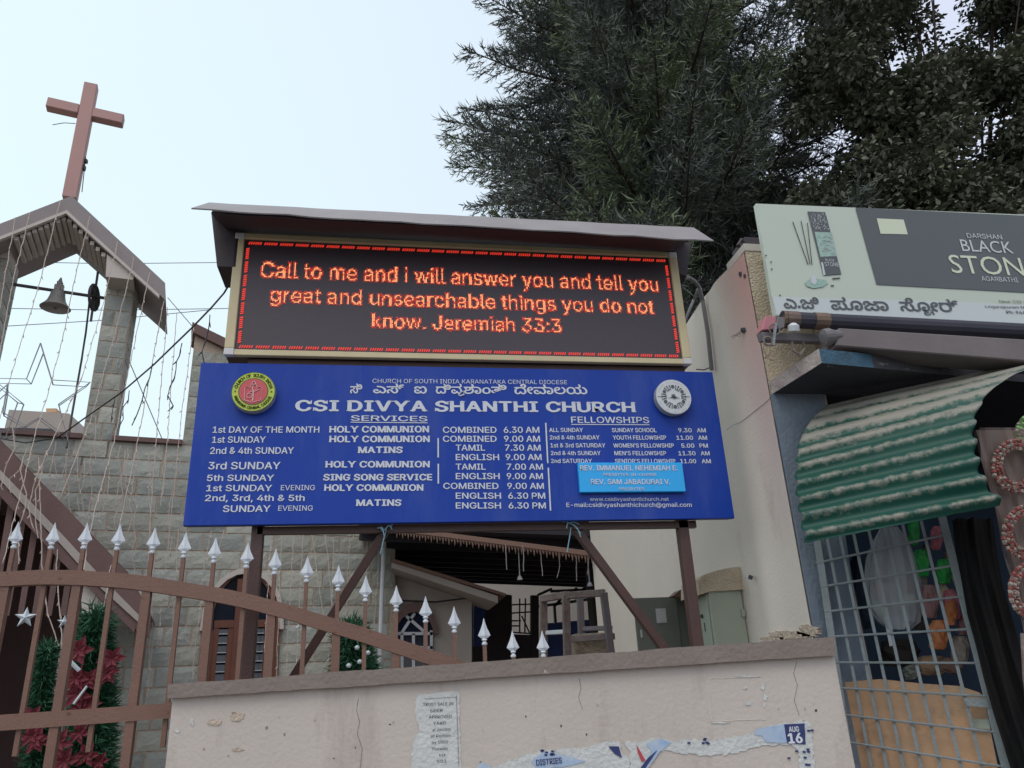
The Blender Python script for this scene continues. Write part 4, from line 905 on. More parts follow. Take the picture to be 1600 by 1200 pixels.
# porch walls around the dark entrance
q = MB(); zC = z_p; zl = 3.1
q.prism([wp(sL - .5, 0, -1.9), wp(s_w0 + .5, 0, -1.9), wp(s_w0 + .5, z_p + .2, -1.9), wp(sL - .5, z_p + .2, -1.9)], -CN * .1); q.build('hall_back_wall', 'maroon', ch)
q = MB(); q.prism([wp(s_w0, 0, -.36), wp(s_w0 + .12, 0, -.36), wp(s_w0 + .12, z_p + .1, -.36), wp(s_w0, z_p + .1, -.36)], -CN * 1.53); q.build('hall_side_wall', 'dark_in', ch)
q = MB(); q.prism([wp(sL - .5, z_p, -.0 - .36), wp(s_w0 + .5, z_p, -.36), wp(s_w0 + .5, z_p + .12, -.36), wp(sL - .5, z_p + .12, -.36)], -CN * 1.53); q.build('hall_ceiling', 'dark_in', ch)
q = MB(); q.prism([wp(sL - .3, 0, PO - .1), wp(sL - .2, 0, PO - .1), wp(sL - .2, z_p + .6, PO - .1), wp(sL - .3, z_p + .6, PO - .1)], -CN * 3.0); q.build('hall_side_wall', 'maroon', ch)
pprism('porch_column', [(108, 935), (128, 935), (86, 1215), (58, 1215)], .9, .2, 'greybrown')
# roof slab behind the parapet and return wall so the church has depth
q = MB(); q.prism([wp(sL, zT - .5, -.36), wp(sR, zT - .5, -.36), wp(sR, zT - .35, -.36), wp(sL, zT - .35, -.36)], -CN * 7); q.build('roof_slab', 'beige', ch)
q = MB(); fnr = lambda a_, z: wp(sR, z, 0) - CN * a_; q.prism([fnr(.351, 0), fnr(7.3, 0), fnr(7.3, zT - .51), fnr(.351, zT - .51)], -CE * .3); q.build('side_wall', 'beige', ch)
# hidden blocks (behind the board, outside the frame): one joined part
if spare:
    mb = MB()
    for me, c_, rot, s3 in spare:
        R_ = Matrix.Rotation(rot, 3, 'Z'); mb.add([tuple(np.array(R_ @ Vector((v.co[0] * s3[0], v.co[1] * s3[1], v.co[2] * s3[2]))) + c_) for v in me.vertices], [tuple(p.vertices) for p in me.polygons])
    tag(mb.build('stone_courses', 'stone', ch), kind='stuff')
print('blocks', nblk, 'joined', len(spare))

# bell and rod
bl = thing('church_bell', CP(88, 490, -.15), 'grey metal bell hanging from a rod in the belfry opening', 'bell')
c = CP(92, 452, -.15); px_m = np.linalg.norm(CP(100, 480, -.15) - CP(101, 480, -.15))
b = MB(); h = 38 * px_m; r = 25 * px_m
b.lathe(c - [0, 0, h], [(r, 0), (r * .97, .02 * h), (r * .78, .16 * h), (r * .60, .36 * h), (r * .50, .62 * h), (r * .46, .80 * h), (r * .34, .90 * h), (r * .12, .97 * h)], 20); b.build('bell_body', 'bell', bl, smooth=True)
b = MB(); b.beam(c + [0, 0, -.02], c + [0, 0, .10], .05, .06); b.beam(c + CE * -.05 + [0, 0, .02], c + CE * .05 + [0, 0, .02], .05, .07); b.tube([c + [0, 0, .09], c + [0, 0, .16]], [.03, .008], 6); b.build('headstock', 'bell', bl)
b = MB(); b.tube([c + [0, 0, -h * .5], c + [0, 0, -h * 1.02]], [.01, .02], 8); b.build('clapper', 'black', bl)
b = MB(); b.tube([CP(18, 444, -.15), CP(165, 466, -.15)], .02, 8); tag(b.build('bell_rod', 'black'), 'dark iron rod that carries the bell across the belfry', 'rod')
wh = thing('rope_pulley', CP(147, 465, -.12), 'dark spoked rope pulley beside the right stone pillar', 'pulley'); c = CP(147, 465, -.12); R_ = 23 * px_m
ax = nrm(CE * 1.0 + CN * .22); v1 = np.array([0, 0, 1.]); v2 = np.cross(ax, v1)
b = MB(); b.tube([c + R_ * (v1 * math.cos(k * PI / 12) + v2 * math.sin(k * PI / 12)) for k in range(25)], .020, 6); b.build('rim', 'black', wh)
for k in range(4):
    d = v1 * math.cos(k * PI / 4 + .2) + v2 * math.sin(k * PI / 4 + .2); b = MB(); b.beam(c - d * R_, c + d * R_, .03, .03, tuple(ax)); b.build('spoke', 'black', wh)
b = MB(); b.beam(CP(153, 425, -.12), CP(142, 502, -.12), .025, .025, tuple(CN)); b.build('lever', 'black', wh)
b = MB(); b.tube([CP(140, 468, -.1), CP(134, 520, -.1), CP(128, 560, 0), CP(112, 650, .2), CP(104, 700, .4)], .012, 5); b.build('pull_rope', 'wire', wh)

# wire stars
def wire_star(cx_, cy_, R, rot, off, label):
    b_ = MB()
    for k_, sc_ in ((0, 1), (1, .86)):
        pts = []
        for i in range(11):
            a_ = rot + i * PI / 5; r = R * sc_ * (1 if i % 2 == 0 else .40); pts.append(CP(cx_ + r * math.sin(a_) + (5 if k_ else 0), cy_ - r * math.cos(a_) + (4 if k_ else 0), off - .05 * k_))
        b_.tube(pts, .007, 4)
        if k_ == 0: keep = pts
        else:
            for p_, q_ in zip(keep, pts): b_.tube([p_, q_], .005, 4)
    return tag(b_.build('wire_star', 'grey_wire'), label, 'star decoration', 'wire star frames in the belfry')
wire_star(60, 620, 84, .04, .9, 'larger double outline wire star frame between the belfry pillars'); wire_star(-18, 655, 62, .5, 1.1, 'wire star frame half cut off by the left edge')

# strings of small lights
random.seed(21)
cl = thing('light_curtain', CP(104, 331, 1.0), 'pale strings of fairy lights hanging from the belfry gable down the stone wall', 'string lights')
def lstring(pts, parent, off0=.5, off1=.5, r=.0048, wob=1.6, m_='pale_wire', bulbs=True, P=CP):
    P3 = []; n_ = 0
    tot = sum(math.hypot(pts[i + 1][0] - pts[i][0], pts[i + 1][1] - pts[i][1]) for i in range(len(pts) - 1)); acc = 0
    b_ = MB()
    for i in range(len(pts) - 1):
        (x0, y0), (x1, y1) = pts[i], pts[i + 1]; d = math.hypot(x1 - x0, y1 - y0); k = max(1, int(d / 9))
        for j in range(k + (i == len(pts) - 2)):
            t = j / k; f_ = (acc + d * t) / tot; p = P(x0 + (x1 - x0) * t + random.uniform(-wob, wob) * .5, y0 + (y1 - y0) * t, off0 + (off1 - off0) * f_); P3.append(p)
        acc += d
    b_.tube(P3, r, 4)
    if bulbs:
        for p in P3[1::2]: b_.tube([p, p + np.array([random.uniform(-.02, .02), random.uniform(-.02, .02), -.03])], [r * 1.3, r * .8], 4)
    return b_.build('light_string', m_, parent)
lines = [([(24, 340), (0, 478), (-20, 560)], .4, .6), ([(47, 332), (18, 450), (-2, 560), (-10, 600)], .4, .7), ([(94, 313), (60, 450), (25, 560), (-10, 690)], .4, 1.2), ([(141, 338), (120, 420), (98, 530), (72, 625), (57, 670), (30, 780), (14, 840), (6, 875)], .4, 1.5),
         ([(184, 378), (160, 480), (128, 590), (86, 680), (57, 745)], .4, 1.3), ([(62, 750), (64, 830), (66, 890), (75, 960), (92, 1010)], 1.35, 1.4), ([(210, 402), (180, 520), (140, 660), (91, 785), (88, 892), (96, 990), (97, 1015)], .4, 1.4),
         ([(234, 425), (205, 560), (178, 690), (150, 790), (135, 855), (131, 890)], .4, 1.4), ([(256, 470), (232, 600), (205, 740), (186, 820), (172, 890), (166, 930), (152, 990), (133, 1018)], .4, 1.4), ([(262, 480), (250, 620), (238, 760), (231, 900), (240, 990), (230, 1090)], .4, .5),
         ([(276, 490), (264, 650), (258, 740), (250, 790)], .35, .4), ([(303, 505), (282, 660), (270, 780), (258, 890), (246, 1010)], .35, .3), ([(330, 828), (318, 890), (312, 960), (304, 1020), (300, 1060)], .25, .25), ([(350, 828), (338, 880), (325, 910), (316, 940)], .25, .25),
         ([(486, 825), (495, 890), (503, 950), (515, 1000), (540, 1040)], .3, .3), ([(507, 825), (514, 890), (520, 960), (512, 1040)], .3, .3), ([(547, 825), (543, 900), (540, 1040)], .3, .3), ([(575, 825), (572, 900), (568, 1040)], .3, .3), ([(521, 840), (519, 940), (517, 1010)], .3, .3),
         ([(440, 830), (436, 930), (432, 1060)], .3, .3), ([(200, 700), (196, 760), (215, 790), (200, 830)], .3, .3), ([(150, 650), (148, 700), (150, 720), (133, 745), (106, 758)], .3, .3), ([(88, 690), (78, 740), (82, 770), (74, 800)], .3, .3), ([(108, 690), (104, 720), (96, 748)], .3, .3)]
for k in range(16):
    x = 40 + k * 16 + random.uniform(-5, 5); y = 695 + random.uniform(0, 25); pts = [(x, y)]
    for j in range(random.randint(3, 9)): x += random.uniform(-9, 5); y += random.uniform(14, 26); pts.append((x, y))
    lines.append((pts, 1.35 if pts[-1][0] < 60 else .3, 1.35 if pts[-1][0] < 60 else .3))
for x0 in (400, 420, 455, 470, 590, 240, 275): lines.append(([(x0 + 4, 826), (x0, 900), (x0 - 5, 980), (x0 - 8, 1050)], .3, .3))
for pts, o0, o1 in lines: lstring(pts, cl, o0, o1)
for a in ([(20, 668), (24, 700), (8, 730), (2, 760)], [(42, 700), (30, 735), (14, 748), (16, 765)]): lstring(a, cl, 1.3, 1.3)
cb_ = thing('overhead_cable', at(360, 440, 4.2), 'black overhead cable with drooping light strings running to the display', 'cable')
b = MB(); pts = []
for (x, y, yy) in ((362, 438, 4.15), (350, 458, 4.3), (330, 481, 4.6), (300, 512, 5.0), (240, 570, 5.9), (190, 613, 6.6), (130, 655, 7.4), (90, 684, 8.0), (40, 692, 8.3), (-30, 680, 8.6)): pts.append(at(x, y, yy))
b.tube(pts, [.006, .0055, .006, .0065, .007, .007, .008, .008, .006, .006], 6); b.build('cable', 'wire', cb_)
APY = lambda px, py, y: at(px, py, y)
for a, y in (([(328, 492), (326, 515), (322, 530), (315, 550), (320, 572)], 4.8), ([(284, 536), (280, 556), (276, 565), (273, 590), (266, 605), (262, 618), (271, 634), (262, 643)], 5.3), ([(238, 568), (234, 590), (226, 608), (222, 625), (213, 650), (206, 665)], 5.9), ([(202, 610), (200, 625), (192, 636), (193, 655), (188, 664)], 6.5), ([(180, 622), (176, 640), (174, 660)], 6.7)):
    lstring(a, cb_, y, y, .004, 1, 'wire', True, APY)
for (p, q_, lab) in (((-30, 408), (360, 410), 'thin grey wire crossing behind the belfry, topmost'), ((-30, 481), (358, 482), 'thin grey wire level with the eave end of the belfry'), ((-30, 512), (330, 484), 'thin grey wire sagging below the bell')):
    b = MB(); a_, c_ = at(*p, 13), at(*q_, 13); b.tube([a_, (a_ + c_) / 2 + [0, 0, -.04], c_], .009, 4); tag(b.build('utility_wire', 'grey_wire'), lab, 'wire')
for (p, q_, lab) in (((200, 560), (255, 690), 'faint slanting guy wire above the parapet'), ((262, 465), (305, 515), 'short wire from the eave end to the wing coping')):
    b = MB(); b.tube([CP(*p, -.4), CP(*q_, -.4)], .006, 4); tag(b.build('guy_wire', 'grey_wire'), lab, 'wire')

# ============================================================ distant house behind the church
dh = thing('distant_house', at(60, 680, 17) * np.array([1, 1, 0]), 'small cream rooftop building seen behind the church parapet', 'house')
D = lambda px, py, y=17: at(px, py, y)
b = MB(); b.prism([D(-5, 760), D(122, 760), D(122, 687), D(108, 646), D(14, 640), D(2, 690)], (0, 3, 0)); b.build('wall', 'beige', dh)
b = MB(); b.prism([D(8, 684, 16.9), D(76, 686, 16.9), D(82, 670, 16.9), D(12, 668, 16.9)], (0, .08, 0)); b.build('window', 'glass', dh)
b = MB(); b.prism([D(-40, 688, 16.6), D(122, 690, 16.6), D(122, 683, 16.6), D(-40, 680, 16.6)], (0, .3, 0)); b.build('ledge', 'maroon', dh)
b = MB(); b.prism([D(72, 644, 17.2), D(88, 644, 17.2), D(88, 638, 17.2), D(72, 638, 17.2)], (0, .3, 0)); b.build('tank_lid', 'card', dh)

# ============================================================ OPEN SHED BETWEEN CHURCH AND SIDE WALL
XW = 2.15
sh = thing('open_shed', (1.5, 9, 0), 'dark covered shed with fretwork valance between the church and the cream wall', 'shed')
vL, vR = at(618, 826, 8.6), at(932, 866, 7.75)
b = MB(); nl = vL + [-.1, .02, .02]; nr = vR + [.12, .02, .02]; nl = nl + [-.3, 0, 0]; nr = nr + [3.2, 0, 0]; k = np.array([0.0, 7.0, at(890, 921, vR[1] + 7.0)[2] - vR[2] - .02]); th = np.array([0, 0, .05])
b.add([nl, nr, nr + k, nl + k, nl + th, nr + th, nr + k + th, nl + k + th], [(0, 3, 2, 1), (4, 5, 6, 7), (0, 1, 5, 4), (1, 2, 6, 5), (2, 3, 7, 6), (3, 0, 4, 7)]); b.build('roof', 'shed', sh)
for i in range(9):
    t = (i + .5) / 9; b = MB(); b.beam(nl + k * t + [0, 0, -.05], nr + k * t + [0, 0, -.05], .06, .08); b.build('purlin', 'shed', sh)
# upper roof plane closing the view above the valance
q1, q2 = nl + [0, .05, 1.2], nr + [0, .05, 1.2]; b = MB(); b.add([q1, q2, nr + [0, 0, .05], nl + [0, 0, .05]], [(0, 3, 2, 1)]); 
b.prism([nl + [0, 0.02, .055], nr + [0, 0.02, .055], q2, q1], (0.0, .05, 0)); b.build('roof_fascia', 'shed', sh)
b = MB(); b.beam(vL, vR, .02, .05); b.build('valance_rail', 'valance', sh)
nt_ = 66; pend = None
for i in range(nt_):
    t = (i + .5) / nt_; c_ = vL + (vR - vL) * t; w_ = .017; h_ = .085 if i % 2 == 0 else .05
    q = MB(); q.prism([c_ + [-w_, 0, -.02], c_ + [-w_ * .5, 0, -.05], c_ + [0, 0, -.02 - h_], c_ + [w_ * .5, 0, -.05], c_ + [w_, 0, -.02]], (0, .012, 0)); q.build('valance_tooth', 'valance', sh)
for x, y0, y1 in ((790, 850, 890), (817, 852, 893), (845, 858, 900), (873, 866, 903), (900, 870, 908), (919, 872, 898)): lstring([(x, y0), (x + 1, (y0 + y1) / 2), (x - .5 + random.uniform(-2, 3), y1)], sh, 8.0, 8.0, .005, 1.2, 'greybrown', False, APY)
# side annex with pointed window
an = thing('church_annex', at(680, 1040, 9.9) * np.array([1, 1, 0]), 'beige annex with pointed arch window under the dark shed roof', 'annex')
A = lambda px, py, y=9.9: at(px, py, y)
b = MB(); b.prism([A(600, 1300), A(737, 1300), A(737, 935), A(735, 916), A(617, 884), A(600, 880)], (0, 2.5, 0)); b.build('wall', 'beige', an)
b = MB(); b.prism([A(612, 887, 9.3), A(778, 942, 9.3), A(778, 931, 9.3), A(612, 877, 9.3)], (0, .9, 0)); b.build('eave', 'beige', an)
b = MB(); b.prism([A(612, 877.5, 9.25), A(790, 931.5, 9.25), A(790, 927, 9.25), A(612, 872, 9.25)], (0, 1.2, 0)); b.build('eave_flashing', 'valance', an)
def pointed(cx_, hw, yb, ys, yt, y): return [A(cx_ - hw, yb, y), A(cx_ + hw, yb, y)] + [A(cx_ + hw * math.cos(t), ys - (ys - yt) * math.sin(t) ** 1.25, y) for t in [PI / 2 * k / 6 for k in range(7)]] + [A(cx_ - hw * math.cos(t), ys - (ys - yt) * math.sin(t) ** 1.25, y) for t in [PI / 2 * k / 6 for k in range(5, -1, -1)]]
b = MB(); b.prism(pointed(646, 31, 1120, 990, 954, 9.88), (0, .015, 0)); wn2 = b.build('pointed_window', 'glass', an)
o_pts = pointed(650, 36, 992, 990, 940, 9.8)[2:]; i_pts = pointed(648, 30, 992, 990, 956, 9.8)[2:]
b = MB()
for i in range(len(o_pts) - 1): b.prism([i_pts[i], o_pts[i], o_pts[i + 1], i_pts[i + 1]], (0, .1, 0))
b.build('arch_hood', 'maroon', wn2)
b = MB()
for seg in (((646, 1110), (646, 990)), ((616, 990), (676, 990)), ((628, 988), (648, 958)), ((664, 988), (634, 962)), ((628, 1110), (628, 990)), ((664, 1110), (664, 990)), ((616, 1012), (676, 1012)), ((618, 1110), (618, 985)), ((674, 1110), (674, 985))):
    b.beam(A(*seg[0], 9.86), A(*seg[1], 9.86), .035, .03, (0, 1, 0))
b.build('mullions', 'palegrey', wn2)
b = MB(); b.tube([A(617, 938, 9.8), A(680, 941, 9.8), A(735, 934, 9.8), A(738, 915, 9.8)], .012, 5); b.build('cable_run', 'wire', an)
# things deep in the shed
b = MB(); b.box((3.0, 11.2, 0), (3.28, 11.5, 5.2)); tag(b.build('shed_pillar', 'dark_in'), 'dark square pillar beside the small bright window in the shed', 'pillar')
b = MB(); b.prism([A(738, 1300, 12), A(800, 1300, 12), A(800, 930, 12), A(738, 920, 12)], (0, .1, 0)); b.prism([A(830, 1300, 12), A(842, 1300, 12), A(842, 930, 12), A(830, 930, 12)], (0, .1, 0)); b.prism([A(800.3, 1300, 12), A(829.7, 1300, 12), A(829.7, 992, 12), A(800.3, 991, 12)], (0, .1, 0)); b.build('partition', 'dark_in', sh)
b = MB(); b.prism([A(740, 1010, 11.8), A(760, 1010, 11.8), A(758, 945, 11.8), A(740, 945, 11.8)], (0, .02, 0)); tag(b.build('blue_sheet', 'blue_tarp'), 'faint blue sheet hanging in the shed beside the annex', 'tarpaulin')
b = MB(); b.prism([A(700, 1300, 19.5), A(1020, 1300, 19.5), A(1020, 905, 19.5), A(700, 905, 19.5)], (0, .2, 0)); tag(b.build('back_wall', 'beige'), 'pale far wall seen through the open back of the shed', 'wall')
gw = thing('window_grille', A(815, 990, 11.9), 'dark window grille against the pale far wall inside the shed', 'grille')
for seg in (((812, 935), (812, 990)), ((800, 958), (830, 956)), ((800, 970), (814, 970)), ((815, 962), (828, 990)), ((800, 978), (812, 978)), ((821, 935), (820, 990)), ((800, 945), (830, 944)), ((801, 988), (829, 990))):
    b = MB(); b.beam(A(*seg[0], 11.9), A(*seg[1], 11.9), .02, .02, (0, 1, 0)); b.build('bar', 'black', gw)
b = MB(); b.prism([A(855, 1200, 13), A(945, 1200, 13), A(945, 966, 13), A(900, 970, 13), A(855, 974, 13)], (0, .05, 0)); tag(b.build('blue_tarpaulin', 'blue_tarp'), 'dark blue tarpaulin sheet low down at the back of the shed', 'tarpaulin')
tr = thing('roof_truss', A(900, 940, 12.5), 'thin steel roof truss at the open back of the shed', 'truss')
for seg in (((840, 948), (950, 932)), ((860, 924), (945, 920)), ((885, 924), (870, 944)), ((900, 918), (902, 940)), ((915, 916), (900, 936)), ((866, 945), (868, 975)), ((878, 934), (868, 946)), ((840, 930), (862, 920))):
    b = MB(); b.beam(A(*seg[0], 12.5), A(*seg[1], 12.5), .04, .05, (0, 1, 0)); b.build('truss_member', 'black', tr)
for x, y, lab in ((812, 899, 'left of two small hanging lamps under the shed roof'), (921, 909, 'right of two small hanging lamps under the shed roof')):
    b = MB(); p = at(x, y, 8.8); b.tube([p + [0, 0, .35], p], .006, 5); b.lathe(p - [0, 0, .05], [(.035, 0), (.02, .04), (.008, .05)], 10); tag(b.build('hanging_lamp', 'palegrey'), lab, 'lamp', 'hanging lamps in the shed')
# rusty stand
st = thing('rusty_stand', at(905, 1015, 5.4) * np.array([1, 1, 0]), 'rusty steel frame stand holding a rough stone block behind the wall', 'stand')
S = lambda px, py, y=5.4: at(px, py, y)
for (a_, c_, y0, y1, w_, m_) in (((849, 936), (850, 1080), 5.6, 5.6, .05, 'rust'), ((884, 930), (888, 1080), 5.35, 5.35, .048, 'rust'), ((943, 926), (962, 1080), 5.2, 5.2, .045, 'slate'), ((906, 930), (912, 1080), 5.7, 5.7, .045, 'slate'),
                             ((847, 936), (888, 929), 5.6, 5.35, .045, 'rust'), ((884, 931), (945, 926), 5.35, 5.2, .045, 'rust'), ((852, 989), (888, 987), 5.6, 5.35, .028, 'palegrey'), ((910, 983), (955, 981), 5.7, 5.4, .03, 'slate'), ((890, 999), (960, 994), 5.35, 5.2, .04, 'rust')):
    b = MB(); b.beam(S(*a_, y0), S(*c_, y1), w_, w_, (0, 1, 0)); b.build('leg' if abs(a_[1] - c_[1]) > 50 else 'rail', m_, st, bevel=.003)
c = S(922, 1003, 5.45); bb = MB(); nx = 8
for i in range(nx):
    pass
bb.box((c[0] - .12, 5.38, c[2] - .28), (c[0] + .12, 5.6, c[2] + .055)); o = bb.build('stone_slab', 'granite', None, bevel=.012); tag(o, 'rough brown stone block resting in the rusty stand', 'stone')

# ============================================================ SIDE WALL (right neighbour)
AX = lambda px, py, off=0.0: atx(px, py, XW - off)
nb = thing('neighbour_building', (XW + .3, 4.5, 0), 'cream and pink plastered side wall of the neighbouring shop building', 'building')
pf = AX(931, 900); topf = AX(1000, 560)
pn0 = AX(1281, 992); yN = 3.74; pc = AX(1168, 397); 
def ztop(px, py): return AX(px, py)
poly = [(XW, yN, 0), (XW, yN, pc[2] + 0), tuple(AX(1168, 397)), tuple(AX(1100, 464)), tuple(AX(1073, 505)), (XW, 7.9, AX(1073, 505)[2] - .15), (XW, 7.9, 0)]
yN2 = AX(1168, 397)[1]
poly = [(XW, yN, 0), (XW, yN, AX(1168, 397)[2]), tuple(AX(1168, 397) + [0, .002, 0]), tuple(AX(1100, 464)), tuple(AX(1073, 505)), (XW, 7.9, AX(1060, 525)[2]), (XW, 7.9, 0)]
b = MB(); b.prism([np.array(p) for p in poly], (.24, 0, 0)); b.build('side_wall', 'plaster_side', nb)
# pinkish painted near strip, a sheet just proud of the wall with a soft bulge
q0 = [AX(1099, 465), AX(1168, 398.5), AX(1222, 690), AX(1279, 990)]
b = MB(); n_ = 30; ztp = lambda y: None
def zt_line(y):
    A1, A2 = AX(1168, 397), AX(1100, 464); t = (y - A2[1]) / (A1[1] - A2[1]); t = min(1, max(0, t)); return A2[2] + (A1[2] - A2[2]) * t
ys_ = np.linspace(yN, 4.42, n_); rows = 14
for i in range(n_):
    y = ys_[i]; out_d = .004 + .03 * (1 / (1 + math.exp((y - 4.25) * 26)))
    for j in range(rows + 1):
        z = (zt_line(y) - .004) * j / rows; b.v.append((XW - out_d, y, z))
for i in range(n_ - 1):
    for j in range(rows): a0 = i * (rows + 1) + j; b.f.append((a0, a0 + 1, a0 + rows + 2, a0 + rows + 1)); b.mi.append(0)
nv = len(b.v)
def pinkmat():
    m_ = M['plaster_side'].copy(); m_.name = 'plaster_fading_to_pink'; t = m_.node_tree; n = t.nodes; l = t.links; bs = n['Principled BSDF']
    src = bs.inputs['Base Color'].links[0].from_socket; g = n.new('ShaderNodeNewGeometry'); s_ = n.new('ShaderNodeSeparateXYZ'); l.new(g.outputs['Position'], s_.inputs[0])
    zr = n.new('ShaderNodeMapRange'); l.new(s_.outputs[2], zr.inputs[0]); zr.inputs[1].default_value = 2.2; zr.inputs[2].default_value = 3.9
    yr = n.new('ShaderNodeMapRange'); l.new(s_.outputs[1], yr.inputs[0]); yr.inputs[1].default_value = 4.2; yr.inputs[2].default_value = 3.8
    mu = n.new('ShaderNodeMath'); mu.operation = 'MULTIPLY'; l.new(zr.outputs[0], mu.inputs[0]); l.new(yr.outputs[0], mu.inputs[1])
    mx = n.new('ShaderNodeMix'); mx.data_type = 'RGBA'; l.new(mu.outputs[0], mx.inputs[0]); l.new(src, mx.inputs[6]); mx.inputs[7].default_value = (.56, .34, .31, 1); l.new(mx.outputs[2], bs.inputs['Base Color']); return m_
M['pinkfade'] = pinkmat()
b.build('near_bay', 'pinkfade', nb, smooth=True)
# end face of the wall beside the shop sign
zE = AX(1168, 397)[2]
b = MB(); b.prism([(XW - .03, yN - .012, 2.9), (XW + .30, yN - .012, 2.9), (XW + .30, yN - .012, zE), (XW - .03, yN - .012, zE)], (0, .01, 0)); b.build('end_face', 'creamrough', nb)
b = MB(); b.prism([(XW - .035, yN - .016, zE + .001), (XW + .9, yN - .016, zE + .001), (XW + .9, yN - .016, zE + .05), (XW - .035, yN - .016, zE + .05)], (0, .25, 0)); b.build('coping', 'trim', nb)
b = MB(); b.tube([at(1155, 385, 3.8), at(1158, 377, 3.8), at(1195, 379, 3.8)], .02, 6); b.box((XW, yN + .02, zE + .055), (XW + .5, yN + .2, zE + .12)); b.build('roof_gutter', 'hood', nb)
# crack, holes and scars
b = MB(); cr_ = [(1205, 620), (1195, 630), (1185, 638), (1172, 648), (1160, 658), (1146, 664), (1135, 672)]
b.tube([AX(x, y, .036) for x, y in cr_], .0012, 4); b.build('crack', 'ink', nb)
for x, y in ((1157, 428), (1164, 431), (1162, 516), (1173, 902)):
    blotch(x, y, 4 if y > 500 else 2, 4, lambda a1, b1: AX(a1, b1, .035), 'ink', nb, 'wall_hole', jag=.3)
b = MB()
for k in range(5):
    p = AX(1162, 517, .04); b.tube([p, p + np.array([-.03, random.uniform(-.05, .03), random.uniform(-.04, .02)]), p + np.array([-.05, random.uniform(-.12, .12), random.uniform(-.13, .03)])], .0013, 4)
b.build('wire_tails', 'wire', nb)
def blotx(*a, **k): return blotch(*a, **k)
for (x, y, rx, ry) in ((1235, 992, 32, 7), (1265, 986, 16, 9), (1210, 999, 20, 4)):
    blotch(x, y, rx, ry, lambda a1, b1: AX(a1, b1, .034), 'broken', nb, 'broken_plaster', n=26, jag=.25, lift=.006, th=.02)
# conduit
b = MB(); b.tube([AX(1112, 578, .03), AX(1106, 520, .03), AX(1098, 470, .03), AX(1092, 448, .06), AX(1086, 440, .1), at(1076, 434, 4.3), at(1064, 431, 4.15)], .014, 8); b.tube([AX(1090, 452, .04), at(1084, 468, 4.6), at(1074, 492, 4.4), at(1070, 505, 4.3)], .010, 6)
tag(b.build('conduit_pipe', 'conduit'), 'grey bent conduit climbing the cream wall beside the display', 'pipe')
b = MB(); b.tube([AX(1112, 573, .03), at(1100, 578, 4.5), at(1088, 577, 4.4)], .004, 5); tag(b.build('wire_end', 'wire'), 'short loose wire poking out above the round white emblem', 'wire')
# meter boxes
xB = XW - .22
zt1 = AX(1058, 930, .2)[2]
b2y0, b2y1 = 4.52, 4.72; zt2 = at(1150, 921, 4.52)[2]
m2 = thing('meter_cabinet', (XW - .1, 4.6, 1.3), 'closed grey green electric cabinet, the nearer one, under the cement hood', 'electric box', 'electric cabinets on the side wall')
b = MB(); b.box((xB, b2y0, 1.35), (XW - .005, b2y1, zt2)); b.build('cabinet_body', 'meter', m2, bevel=.006)
b = MB(); b.box((xB - .012, b2y0 + .012, 1.38), (xB - .001, b2y1 - .012, zt2 - .02)); d_ = b.build('door', 'meter', m2, bevel=.003)
c = at(1109, 962, 4.6); b = MB(); b.lathe((xB - .013, 4.62, c[2]), [(.012, 0), (.012, .01)], 10, (-1, 0, 0)); b.build('lock', 'black', d_)
b = MB(); b.box((xB - .014, 4.60, c[2] - .09), (xB - .0125, 4.612, c[2] - .04)); b.build('door_print', 'ink', d_)
b = MB(); b.box((XW - .03, b2y0 - .014, zt2 - .16), (XW - .008, b2y0 - .001, zt2 - .12)); b.build('hinge', 'meter', m2)
m1 = thing('meter_cabinet', (XW - .1, 5.0, 1.3), 'grey electric cabinet with its door swung open, showing a paper label', 'electric box', 'electric cabinets on the side wall')
xb1 = XW - .2; zt1 = at(1058, 934, 5.12)[2]; y10, y11 = 4.80, 5.12
b = MB()
b.box((xb1, y10, 1.35), (XW - .005, y10 + .012, zt1)); b.box((xb1, y11 - .012, 1.35), (XW - .005, y11, zt1)); b.box((XW - .017, y10 + .013, 1.35), (XW - .005, y11 - .013, zt1)); b.box((xb1, y10, zt1 + .001), (XW - .005, y11, zt1 + .014)); b.build('cabinet_body', 'meter_dk', m1)
b = MB(); b.box((XW - .07, 4.86, 1.72), (XW - .02, 4.94, 1.80)); b.box((XW - .07, 4.88, 1.60), (XW - .02, 4.97, 1.69)); b.build('switch_gear', 'paper', m1)
dl = at(990, 940, 5.1)
b = MB(); b.box((dl[0], 5.10, 1.30), (xb1 - .002, 5.118, zt1 + .005)); dd_ = b.build('door', 'meter_dk', m1, bevel=.003)
w0, w1 = at(1024, 951, 5.1), at(1042, 973, 5.1); b = MB(); b.box((w0[0], 5.096, w1[2]), (w1[0], 5.0995, w0[2])); b.build('door_label', 'paper', dd_)
w0, w1 = at(1000, 984, 5.1), at(1004, 996, 5.1); b = MB(); b.box((w0[0], 5.096, w1[2]), (w1[0], 5.0995, w0[2])); b.build('door_label', 'paper', dd_)
hq = [(1165, 921), (1165, 884), (1140, 887), (1118, 892), (1098, 899), (1092, 906), (1092, 930), (1110, 924)]
b = MB(); b.prism([at(x, y, 4.5) for x, y in hq][::-1], (0, .3, 0.0)); tag(b.build('cement_hood', 'creamrough'), 'stained cement hood over the electric cabinets', 'hood')
b = MB(); b.prism([at(x, y, 4.9) for x, y in ((1052, 931), (1062, 922), (1086, 917), (1092, 921), (1090, 930), (1070, 934))][::-1], (0, .1, 0)); tag(b.build('rubble_piece', 'valance'), 'brown rubble lump beside the post above the open cabinet', 'rubble')

